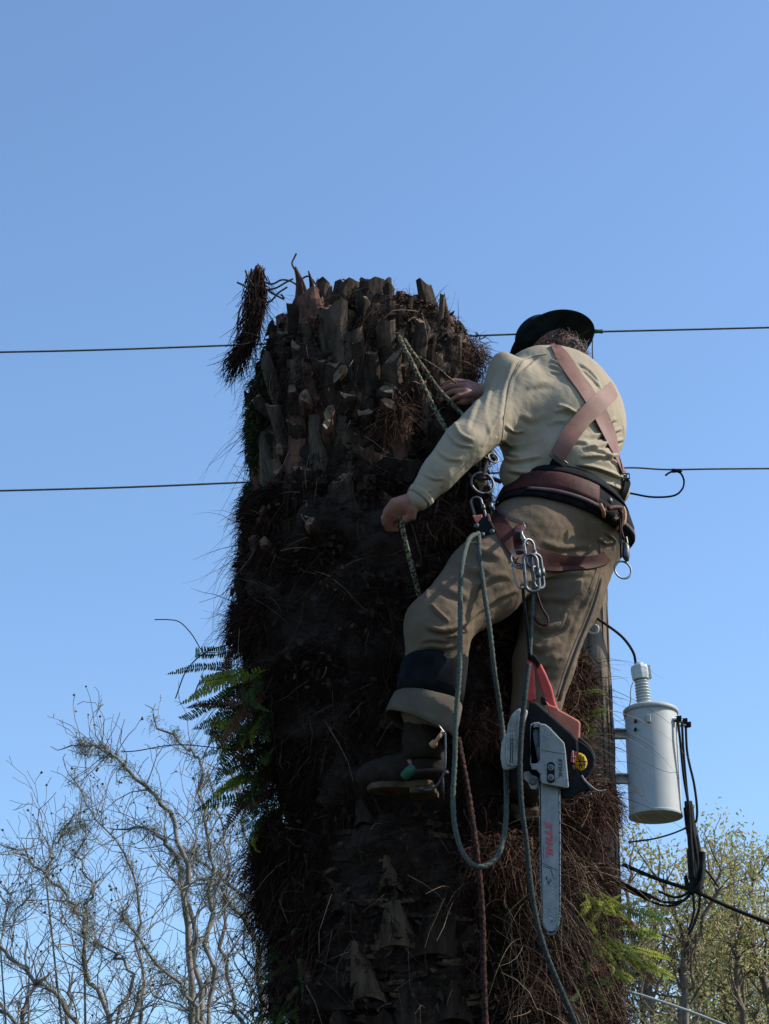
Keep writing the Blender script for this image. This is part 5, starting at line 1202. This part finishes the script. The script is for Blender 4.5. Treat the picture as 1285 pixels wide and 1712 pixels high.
# leg straps on the trousers
strap('leg_strap', [(868, 925), (890, 934), (930, 942), (970, 944), (1000, 938), (1012, 930)], [34, 32, 28, 22, 20, 20], 'maroon', .006, .004, pbv)
strap('leg_strap', [(815, 842), (832, 872), (850, 900), (872, 926)], [18, 22, 28, 32], 'maroon', .006, .004, pbv)
strap('leg_strap_edge', [(812, 836), (832, 856), (856, 872), (880, 880)], 5, 'strapd', .010, .003, pbv)
t = MB(); t.tube(spline([U(818, 765, -.60), U(812, 780, -.61), U(808, 795, -.61)], 8), .006, 6); t.build('webbing', M['strapd'], hz)
# carabiner and adjuster cluster at the left hip
ad = empty('rope_adjuster', U(808, 870, -.62)); tag(ad, 'dark rope adjuster with orange tab and clips at the left hip', 'rope adjuster')
def biner(cx, cy, dy, L, wd, r, m, par, name='carabiner', tilt=0, yaw=0):
    c = U(cx, cy, dy); ct, st = math.cos(tilt), math.sin(tilt); pts = []
    for a in np.linspace(0, 2 * math.pi, 36, endpoint=False):
        x = math.cos(a) * wd / 2; z = math.sin(a) * wd / 2 + (L / 2 - wd / 2) * (1 if math.sin(a) > 0 else -1)
        x, z = x * ct - z * st, x * st + z * ct; pts.append(c + np.array([x * math.cos(yaw), x * math.sin(yaw), z]))
    t = MB(); t.tube(pts, r, 8, closed=True); o = t.build(name, M[m], par, smooth=True)
    s = np.array([ct * math.cos(yaw), ct * math.sin(yaw), st]) * wd / 2; ud = np.array([-st, 0, ct]); t = MB(); t.tube([c + s - ud * L * .12, c + s - ud * L * .02, c + s + ud * L * .12], [r * 1.5, r * 1.7, r * 1.5], 8); g_ = t.build('gate_sleeve', M['steeld'], par, smooth=True); g_.parent = o
    return o
biner(799, 850, -.62, .075, .032, .0042, 'steeld', ad, tilt=.25); biner(812, 846, -.61, .08, .03, .0045, 'black', ad, tilt=-.05)
t = MB(); t.prism([U(x, y, -.645) for x, y in ((789, 861), (795, 862), (806, 860), (806, 866), (800, 876), (794, 872))], [U(x, y, -.62) for x, y in ((789, 861), (795, 862), (806, 860), (806, 866), (800, 876), (794, 872))]); t.build('orange_tab', M['orange'], ad, bevel=.003)
t = MB(); t.prism([U(x, y, -.65) for x, y in ((800, 872), (808, 862), (818, 866), (828, 884), (830, 896), (818, 904), (800, 900), (794, 888))], [U(x, y, -.61) for x, y in ((800, 872), (808, 862), (818, 866), (828, 884), (830, 896), (818, 904), (800, 900), (794, 888))]); t.build('adjuster_body', M['blackp'], ad, bevel=.005)
t = MB(); t.prism([U(x, y, -.655) for x, y in ((814, 858), (818, 860), (821, 872), (816, 872))], [U(x, y, -.64) for x, y in ((814, 858), (818, 860), (821, 872), (816, 872))]); t.build('cam', M['strap'], ad, bevel=.002)
for x, y, dx, dz in ((796, 880, -3, 1), (822, 890, 2, 2), (806, 895, 0, 3)):
    t = MB(); t.lathe(U(x, y, -.65), (0, -1, 0), [(0, .008), (.008, .008), (.010, .004)], 10); t.build('bolt_head', M['steeld'], ad)
# strap with swivel and ring hanging off the right side of the belt
rg = empty('ring_lanyard', U(1042, 900, -.3)); tag(rg, 'short red-brown strap ending in a steel ring off the right hip', 'strap')
t = MB(); A = [(1034, 853), (1040, 862), (1038, 885), (1042, 902)]; c = spline([U(x, y, hy(1034, 860, .02)) for x, y in A], 14); t.tube(c, .013, 6, flat=.3); t.build('webbing_strap', M['maroon'], rg, smooth=True)
dyr = hy(1034, 860, .02); t = MB(); t.tube([U(1036, 868, dyr - .01), U(1037, 905, dyr - .01), U(1038, 932, dyr - .01)], .008, 6, flat=.4); t.build('keeper_strap', M['black'], rg)
t = MB(); t.tube([U(1047, 898, dyr), U(1049, 908, dyr), U(1040, 908, dyr), U(1040, 900, dyr)], .003, 6, closed=True); t.build('buckle', M['steel'], rg)
t = MB(); t.tube([U(1045, 908, dyr), U(1046, 914, dyr), U(1046, 930, dyr), U(1048, 938, dyr)], [.006, .011, .012, .006], 10); t.build('snap_hook', M['steeld'], rg, smooth=True)
ring(1041, 953, dyr, .0265, .0030, 'steel', rg, 'steel_ring', nx=(.25, -1, .1), sq=1.1)

# ------------------------------------------------------------------ saw lanyard with carabiners
DS = -.86
ln = empty('saw_lanyard', U(880, 900, DS)); tag(ln, 'chain of steel carabiners and ring on webbing between belt and saw', 'saw lanyard')
t = MB(); t.tube(spline([hit(bb, 872, 850, .01)[0], hit(bb, 868, 868, .03)[0], U(867, 885, -.80), U(868, 910, -.82), U(872, 925, -.84)], 16), .017, 6, flat=.25); t.build('webbing_strap', M['maroon'], ln, smooth=True)
t = MB(); t.tube([U(861, 886, DS), U(866, 890, DS), U(878, 882, DS), U(874, 874, DS)], .0028, 6); t.build('strap_hook', M['steel'], ln, smooth=True)
t = MB(); t.tube(spline([U(871, 888, DS), U(873, 897, DS), U(877, 905, DS), U(882, 911, DS)], 10), [.004] * 3 + [.0065] * 4 + [.004] * 3, 8); t.build('snap_shackle', M['steel'], ln, smooth=True)
biner(886, 925, DS, .085, .036, .0042, 'steel', ln, tilt=.15, yaw=.6)
ring(869, 935, DS, .0265, .0028, 'steel', ln, 'steel_ring', nx=(.2, -1, .1), sq=1.15)
biner(888, 958, DS - .01, .115, .040, .0052, 'steeld', ln, tilt=.06, yaw=.15); biner(898, 955, DS + .01, .105, .034, .0052, 'steeld', ln, tilt=.10, yaw=.5)
biner(869, 964, DS - .005, .075, .030, .0026, 'steel', ln, tilt=.25)
t = MB(); t.tube([U(x, y, DS) for x, y in ((870, 978), (879, 978), (879, 984), (870, 984))], .003, 6, closed=True); t.build('buckle', M['steel'], ln)
t = MB(); t.tube(spline([U(874, 986, DS), U(876, 1010, DS), U(880, 1040, DS), U(883, 1070, DS), U(885, 1098, DS)], 18), .014, 6, flat=.35); t.build('black_webbing', M['black'], ln, smooth=True)
t = MB(); t.tube(spline([U(895, 985, DS), U(905, 1015, DS), U(916, 1035, DS), U(913, 1045, DS), U(900, 1042, DS), U(893, 1030, DS)], 24), .0085, 6, flat=.35); t.build('red_strap_loop', M['maroon'], ln, smooth=True)
t = MB(); t.tube(spline([U(892, 980, DS), U(891, 1010, DS), U(889, 1045, DS), U(887, 1075, DS), U(886, 1096, DS)], 24), .0055, 7); t.build('cord', M['rope'], ln, smooth=True)
# pale taut straps down the back of the right thigh
t = MB(); t.tube(spline([U(1003, 962, -.55), U(985, 1020, -.60), U(955, 1090, -.66), U(930, 1165, -.72)], 20), .003, 5); tag(t.build('cord', M['cuff'], smooth=True), 'pale taut cord behind the right thigh running to the saw handle', 'cord')
t = MB(); t.tube(spline([U(1005, 965, -.55), U(990, 1020, -.60), U(962, 1090, -.66), U(934, 1172, -.72)], 20), .0075, 6, flat=.3); tag(t.build('webbing_strap', M['cuff'], smooth=True), 'flat pale strap slanting from the hip to the saw, outermost', 'strap')

# ------------------------------------------------------------------ chainsaw
saw = empty('chainsaw', U(905, 1310, DS)); tag(saw, 'dirty orange, black and grey chainsaw hanging bar-down from the harness', 'chainsaw')
def zs(x, y): return (x / 6.115 + 820, y / 6.115 + 1080)
def slab(name, pts, y0, y1, m, bevel=.004, sm=False, conv=True, par=saw):
    q = [zs(*p) if conv else p for p in pts]; t = MB(); t.prism([U(x, y, DS + y0) for x, y in q], [U(x, y, DS + y1) for x, y in q]); return t.build(name, M[m], par, bevel=bevel, smooth=sm)
def bent(name, pts, r, m, flat=1, y=0, n=30, sides=8, par=saw):
    t = MB(); q = [np.array(U(*zs(p[0], p[1]), DS + y + (p[2] if len(p) > 2 else 0))) for p in pts]; t.tube(spline(q, n), r, sides, flat=flat); return t.build(name, M[m], par, smooth=True)
slab('rear_handle', [(375, 135), (425, 140), (450, 170), (470, 560), (400, 575), (325, 565), (345, 330)], .035, .075, 'red', .006)
slab('handle_brace', [(500, 175), (520, 190), (570, 290), (625, 420), (665, 580), (690, 640), (600, 650), (555, 560), (500, 380), (462, 250)], .035, .075, 'red', .006)
slab('handle_top', [(372, 140), (400, 100), (430, 80), (470, 110), (512, 180), (470, 225), (452, 175), (420, 145)], .03, .08, 'black', .004)
slab('throttle_trigger', [(505, 545), (530, 505), (570, 530), (570, 610), (520, 600)], .03, .08, 'blackp', .004)
slab('rear_housing', [(560, 560), (600, 598), (690, 630), (700, 650), (905, 765), (918, 800), (912, 935), (880, 970), (760, 900), (600, 730)], .02, .11, 'orange', .006)
slab('body', [(400, 560), (470, 575), (600, 690), (830, 890), (890, 960), (900, 1100), (840, 1180), (870, 1260), (800, 1330), (790, 1400), (400, 1300), (325, 1270), (345, 900), (385, 650)], .01, .15, 'blackp', .006)
hb = [(820, 880, 0), (905, 960, 0), (985, 1030, 0), (1035, 1110, 0), (1040, 1200, 0), (1010, 1270, 0), (950, 1320, 0), (900, 1300, .03)]
bent('front_handle', hb, .0085 * 1.0, 'blackp', y=.03, n=40, sides=10)
slab('handle_flare', [(820, 885), (900, 955), (985, 1010), (1045, 1080), (1070, 1150), (1062, 1235), (1010, 1310), (935, 1340), (905, 1285), (985, 1250), (996, 1180), (965, 1105), (885, 1075), (800, 1040)], .02, .05, 'blackp', .005)
slab('fuel_cap', [(870, 1110), (900, 1085), (965, 1120), (992, 1190), (970, 1250), (910, 1285), (860, 1220)], .055, .085, 'yellow', .006)
for k, pts in enumerate([[(885, 1120), (935, 1250)], [(925, 1105), (905, 1270)], [(868, 1180), (985, 1180)], [(950, 1130), (965, 1240)], [(880, 1220), (970, 1215)]]):
    t = MB(); t.tube([U(*zs(*p), DS + .053) for p in pts], .0013, 4); t.build('cap_marking', M['print_dark'], saw)
slab('warning_label', [(825, 1080), (880, 1080), (862, 1200), (815, 1185)], .006, .056, 'red', .001)
t = MB()
for a in ((840, 1068, 848, 1190), (830, 1130, 872, 1135)): t.tube([U(*zs(a[0], a[1]), DS + .004), U(*zs(a[2], a[3]), DS + .004)], .0014, 4)
t.build('label_print', M['cover'], saw)['kind'] = 'stuff'
slab('hand_guard', [(770, 1090), (860, 1225), (935, 1335), (1000, 1430), (1040, 1470), (905, 1500), (840, 1560), (740, 1560), (700, 1470), (795, 1455)], .02, .09, 'blackp', .006)
bent('guard_edge', [(930, 1325), (970, 1385), (1020, 1430), (1080, 1475), (1130, 1485), (1172, 1472)], .0045, 'cover', y=.02, flat=.6)
bent('guard_tooth', [(725, 1600), (770, 1618), (830, 1615), (870, 1595), (885, 1570)], .003, 'steel', y=.06)
bent('guard_tooth', [(885, 1510), (930, 1530), (985, 1530), (1030, 1515)], .003, 'steel', y=.06)
slab('clutch_cover', [(500, 790), (560, 800), (600, 830), (752, 990), (765, 1060), (800, 1440), (786, 1455), (530, 1405), (512, 1385), (505, 1310), (470, 1268), (418, 1262), (412, 1218), (440, 1205), (480, 1195), (500, 1170)], -.028, .012, 'cover', .005)
slab('cover_flange', [(405, 800), (440, 782), (500, 778), (505, 830), (418, 835), (410, 1190), (500, 1180), (490, 1210), (405, 1225)], -.012, .012, 'cover', .002)
slab('cover_recess', [(415, 830), (500, 830), (500, 1185), (412, 1190)], .002, .011, 'steeld', .002)
slab('spring_plate', [(478, 1030), (497, 1030), (497, 1140), (486, 1130), (478, 1090)], -.004, .004, 'steel', .001)
t = MB(); cs = [U(*zs(*p), DS - .0285) for p in ((520, 1062), (640, 1085), (765, 1105))]; t.tube(cs, .0011, 4); t.build('cover_seam', M['print_dark'], saw)
pill = [zs(615 + 40 * math.cos(a), (1225 if math.sin(a) < 0 else 1362) + 40 * math.sin(a)) for a in np.linspace(0, 2 * math.pi, 28, endpoint=False)]
slab('nut_recess', pill, -.0305, -.02, 'blackp', .001, conv=False)
for y in (1242, 1345):
    c = U(*zs(614, y), DS - .030); t = MB(); t.lathe(c, (0, -1, 0), [(0, .0092), (.003, .0088), (.003, .0058)], 20); n1 = t.build('bar_nut', M['steel'], saw, smooth=False)
    t = MB(); t.lathe(c + np.array([0, -.003, 0]), (0, -1, 0), [(0, .0058), (.006, .0055), (.0065, .001)], 6); n2 = t.build('hex_head', M['steeld'], saw); n2.parent = n1
slab('cylinder_cover', [(215, 700), (285, 632), (392, 652), (345, 800), (325, 1100), (262, 1252), (200, 1262), (130, 1280), (115, 1230), (100, 1150), (110, 980), (165, 890), (175, 800)], .0, .15, 'white', .010)
slab('cover_panel', [(165, 900), (250, 890), (245, 1240), (165, 1210), (155, 1150), (155, 960)], -.006, .01, 'white', .004)
slab('cover_panel', [(285, 650), (380, 665), (335, 800), (318, 1080), (270, 1100), (272, 760)], -.005, .01, 'white', .004)
for x in (205, 228):
    t = MB(); t.tube([U(*zs(x, 930), DS - .007), U(*zs(x - 4, 1200), DS - .007)], .0014, 4); t.build('cooling_slot', M['print_dark'], saw)
slab('muffler', [(330, 1290), (400, 1275), (420, 1320), (480, 1330), (500, 1400), (470, 1470), (410, 1465), (385, 1400), (340, 1360)], .0, .09, 'white', .006)
t = MB(); t.lathe(U(*zs(430, 1385), DS - .001), (0, -1, 0), [(-.01, .011), (.006, .010), (.007, .004)], 12); t.build('chain_tensioner', M['steeld'], saw)
slab('bumper_shadow_plate', [(405, 1270), (480, 1270), (520, 1330), (520, 1420), (480, 1420), (430, 1330)], .012, .03, 'blackp', .002).name = 'shadow_plate'  # black plate standing in for shadow beside the clutch cover
# guide bar: outline in pixels, slightly tapering towards a round nose
bt, bn = (918.5, 1290), (921.0, 1546); wb = 14.6; rn = 12.0
bx = np.array([1, 0]); ang = np.linspace(0, math.pi, 18)
outl = [(bt[0] - wb, bt[1]), (bt[0] + wb, bt[1]), (bt[0] + wb + 1.2, 1400)] + [(bn[0] + rn * 1.12 * math.cos(a), bn[1] - 4 + (rn + 3) * math.sin(a)) for a in ang] + [(bt[0] - wb + .6, 1400)]
slab('guide_bar', outl, -.0025, .0025, 'bar', .0006, conv=False)
loop = spline([(902.2, 1300), (902.5, 1400), (905.5, 1500), (907.5, 1540), (913, 1556), (921, 1560.5), (929, 1556), (934, 1540), (935.5, 1500), (935.5, 1400), (934.5, 1300)], 120)
t = MB(); t.tube([U(x, y, DS) for x, y in loop], .0032, 4, flat=.8); ch = t.build('chain', M['steeld'], saw)
T_ = np.gradient(loop, axis=0); T_ /= np.linalg.norm(T_, axis=1)[:, None]; t = MB()
for i in range(2, 118, 2):
    x, y = loop[i]; tx, ty = T_[i]; nx, ny = ty, -tx
    if (x - 920) * nx < 0 and abs(y - 1550) > 8: nx, ny = -nx, -ny
    c = U(x + nx * 1.0, y + ny * 1.0, DS); a = (U(x + tx, y + ty, DS) - U(x, y, DS)); b = (U(x + nx, y + ny, DS) - U(x, y, DS))
    t.prism([c - a * 1.3 - b * .6 + [0, -.0035, 0], c + a * 1.3 - b * .6 + [0, -.0035, 0], c + a * 1.0 + b * 2.5 + [0, -.0035, 0], c - a * .4 + b * .7 + [0, -.0035, 0]],
            [c - a * 1.3 - b * .6 + [0, .0035, 0], c + a * 1.3 - b * .6 + [0, .0035, 0], c + a * 1.0 + b * 2.5 + [0, .0035, 0], c - a * .4 + b * .7 + [0, .0035, 0]])
o = t.build('cutter_links', M['steel'], saw); o['kind'] = 'stuff'
r = random.Random(19); t = MB(); t2 = MB()
for _ in range(80):
    x, y = r.choice([(r.uniform(510, 790), r.uniform(1150, 1440)), (r.uniform(510, 640), r.uniform(800, 1100)), (r.uniform(125, 320), r.uniform(900, 1250))]); q = U(*zs(x, y), DS - (.0287 if x > 400 else .0068)); s = r.uniform(.0004, .0015)
    (t if r.random() < .6 else t2).box(q, (s, 0, s * r.uniform(-.5, .5)), (0, .0003, 0), (s * r.uniform(-.5, .5), 0, s * r.uniform(.4, 2)))
t.build('oily_dirt', M['worn'], saw)['kind'] = 'stuff'; t2.build('sawdust', M['cut'], saw)['kind'] = 'stuff'
# lettering
def lettering(txt, px, py, hpx, Lpx, m, dy, shear=.2, name='lettering', bold=.02, rot=-90):
    cu = bpy.data.curves.new(name, 'FONT'); cu.body = txt; cu.size = 1; cu.align_x = 'CENTER'; cu.align_y = 'CENTER'; cu.shear = shear; cu.offset = bold; cu.extrude = .04; cu.space_character = 1.05
    o = bpy.data.objects.new(name, cu); COL.objects.link(o); dg = bpy.context.evaluated_depsgraph_get(); me = bpy.data.meshes.new_from_object(o.evaluated_get(dg)); bpy.data.objects.remove(o)
    V = np.array([v.co[:] for v in me.vertices]); V[:, :2] -= (V[:, :2].min(0) + V[:, :2].max(0)) / 2; ext = V.max(0) - V.min(0)
    s = abs((U(px, py + .5, DS) - U(px, py - .5, DS))[2]); sx = abs((U(px + .5, py, DS) - U(px - .5, py, DS))[0]); c = U(px, py, DS + dy)
    for v, q in zip(me.vertices, V):
        x = q[1] / ext[1] * hpx * sx; z = -q[0] / ext[0] * Lpx * s; v.co = Vector(c + np.array([x, -q[2] / .08 * .0016, z]) - root_loc(saw))
    me.materials.clear(); me.materials.append(M[m]); o = bpy.data.objects.new(name, me); COL.objects.link(o); o.parent = saw; return o
lettering('STIHL', 917.8, 1403.5, 11.5, 60, 'print_red', -.0032, .25, bold=.03)
lettering('STIHL', 936.6, 1284, 6.4, 32, 'print_dark', -.0290, .25, bold=.02)
# worn print and scuffs near the nose
r = random.Random(9); t = MB()
def patch(px, py, rx, ry):
    n = 9; q = [(px + rx * math.cos(6.283 * k / n) * r.uniform(.5, 1.1), py + ry * math.sin(6.283 * k / n) * r.uniform(.5, 1.1)) for k in range(n)]; t.prism([U(x, y, DS - .0031) for x, y in q], [U(x, y, DS - .0026) for x, y in q])
for _ in range(46):
    patch(r.uniform(909, 931), r.choice([r.gauss(1468, 12), r.gauss(1468, 12), r.gauss(1530, 9)]), r.uniform(.5, 2.0), r.uniform(1, 5))
patch(921, 1512, 1.2, 1.5); patch(921, 1520, 1.6, 1.6); patch(921, 1537, 4.5, 8)
t.build('worn_print', M['worn'], saw)['kind'] = 'stuff'
t = MB(); t.tube([U(907, 1443, DS - .0032), U(931, 1455, DS - .0032)], .0008, 4); t.tube([U(908, 1448, DS - .0032), U(920, 1452, DS - .0032), U(926, 1470, DS - .0032)], .0007, 4); t.build('bar_scratches', M['print_dark'], saw)['kind'] = 'stuff'
t = MB()
for y in np.arange(1415, 1435, 2.6): t.box(U(908.5, y, DS - .003), (.0010, 0, 0), (0, .0004, 0), (0, 0, .0011))
t.build('small_print', M['print_dark'], saw)['kind'] = 'stuff'

# ------------------------------------------------------------------ ropes
def rope(name, label, pts, r, m, cat='rope', n=140, twist=True, group=None):
    """two or three strand twisted rope"""
    c = spline([U(x, y, d) for x, y, d in pts], n); t = MB(); T = np.gradient(c, axis=0); L = np.concatenate([[0], np.cumsum(np.linalg.norm(np.diff(c, axis=0), axis=1))]); T /= np.linalg.norm(T, axis=1)[:, None]
    t.tube(c, r * .86, 8)
    o = t.build(name, M[m], smooth=True, origin=c[0]); tag(o, label, cat, group)
    nn = int(L[-1] / (r * 1.6)); cc = np.stack([np.interp(np.linspace(0, L[-1], nn), L, c[:, k]) for k in range(3)], 1); TT = np.gradient(cc, axis=0); TT /= np.linalg.norm(TT, axis=1)[:, None]
    A = np.cross(TT, [.2, .9, .3]); A /= np.linalg.norm(A, axis=1)[:, None]; Bq = np.cross(TT, A); ph = np.linspace(0, L[-1], nn) / (r * 7) * 6.283
    for k in range(3):
        p = ph + k * 2.094; h = cc + (A * np.cos(p)[:, None] + Bq * np.sin(p)[:, None]) * r * .48; t = MB(); t.tube(h, r * .58, 5); s = t.build('strand', M[m], o, smooth=True)
    return o
rope('rope_loop', 'thick grey-green rope loop hanging lowest in front of both legs', [(800, 892, -.67), (785, 900, -.72), (775, 930, -.80), (770, 970, -.84), (769, 1040, -.86), (768, 1120, -.88), (762, 1200, -.88), (760, 1270, -.88), (757, 1330, -.88), (760, 1380, -.88), (770, 1418, -.88), (784, 1440, -.88), (799, 1449, -.88), (816, 1446, -.87), (832, 1430, -.86), (842, 1400, -.84), (846, 1360, -.82), (846, 1310, -.74), (842, 1240, -.66), (836, 1190, -.66), (826, 1120, -.72), (818, 1050, -.74), (808, 980, -.72), (802, 930, -.70), (800, 896, -.67)], .0082, 'rope')
rope('rope', 'dark red-flecked climbing rope running down past the rope loop off the bottom', [(766, 1235, -.56), (773, 1275, -.60), (784, 1335, -.62), (796, 1420, -.66), (804, 1500, -.66), (807, 1560, -.66), (808, 1620, -.66), (812, 1730, -.66)], .0098, 'roper')
rope('rope', 'grey-green rope trailing down in front of the guide bar to the bottom edge', [(884, 1110, DS - .03), (878, 1160, DS - .05), (872, 1215, DS - .05), (869, 1280, DS - .05), (872, 1350, DS - .05), (880, 1410, DS - .04), (886, 1470, DS - .04), (897, 1540, DS - .04), (915, 1600, DS - .03), (940, 1660, DS - .03), (968, 1725, DS - .02)], .0082, 'ropek')
rope('flip_line', 'mottled flip line from the trunk top down behind the sleeve, left strand', [(664, 556, -.30), (672, 575, -.44), (690, 610, -.48), (712, 655, -.50), (735, 700, -.52), (760, 735, -.54), (800, 760, -.56), (818, 772, -.58)], .0088, 'ropec', group=None)
rope('flip_line', 'mottled flip line beside it, right strand passing nearest the right hand', [(672, 562, -.30), (682, 580, -.42), (705, 612, -.44), (732, 650, -.44), (760, 680, -.45), (790, 712, -.48), (815, 745, -.54), (826, 768, -.58)], .0088, 'ropec')
rope('flip_line', 'mottled rope end hanging from the gripping left hand behind the thigh', [(668, 850, -.59), (670, 872, -.60), (680, 915, -.60), (690, 955, -.58), (703, 1004, -.54), (712, 1030, -.5)], .0088, 'ropec')
rope('flip_line', 'thin pale cord crossing from the frond stubs towards the right hand', [(686, 590, -.40), (710, 602, -.42), (735, 618, -.42), (748, 630, -.40), (762, 640, -.36)], .0035, 'ropec', n=60)
ring(824, 766, -.60, .017, .003, 'steeld', ad, 'rope_ring', nx=(.5, -1, .3))
t = MB(); t.tube(spline([U(688, 876, -.52), U(695, 900, -.52), U(704, 932, -.52)], 12), .0026, 5); tag(t.build('twig', M['stem']), 'thin pale twig dangling just right of the gripping hand', 'twig')
t = MB(); t.tube(spline([U(733, 822, -.48), U(732, 840, -.48), U(728, 858, -.48)], 12), .004, 5); tag(t.build('twig', M['stem']), 'short pale stub of root under the left sleeve cuff', 'twig')
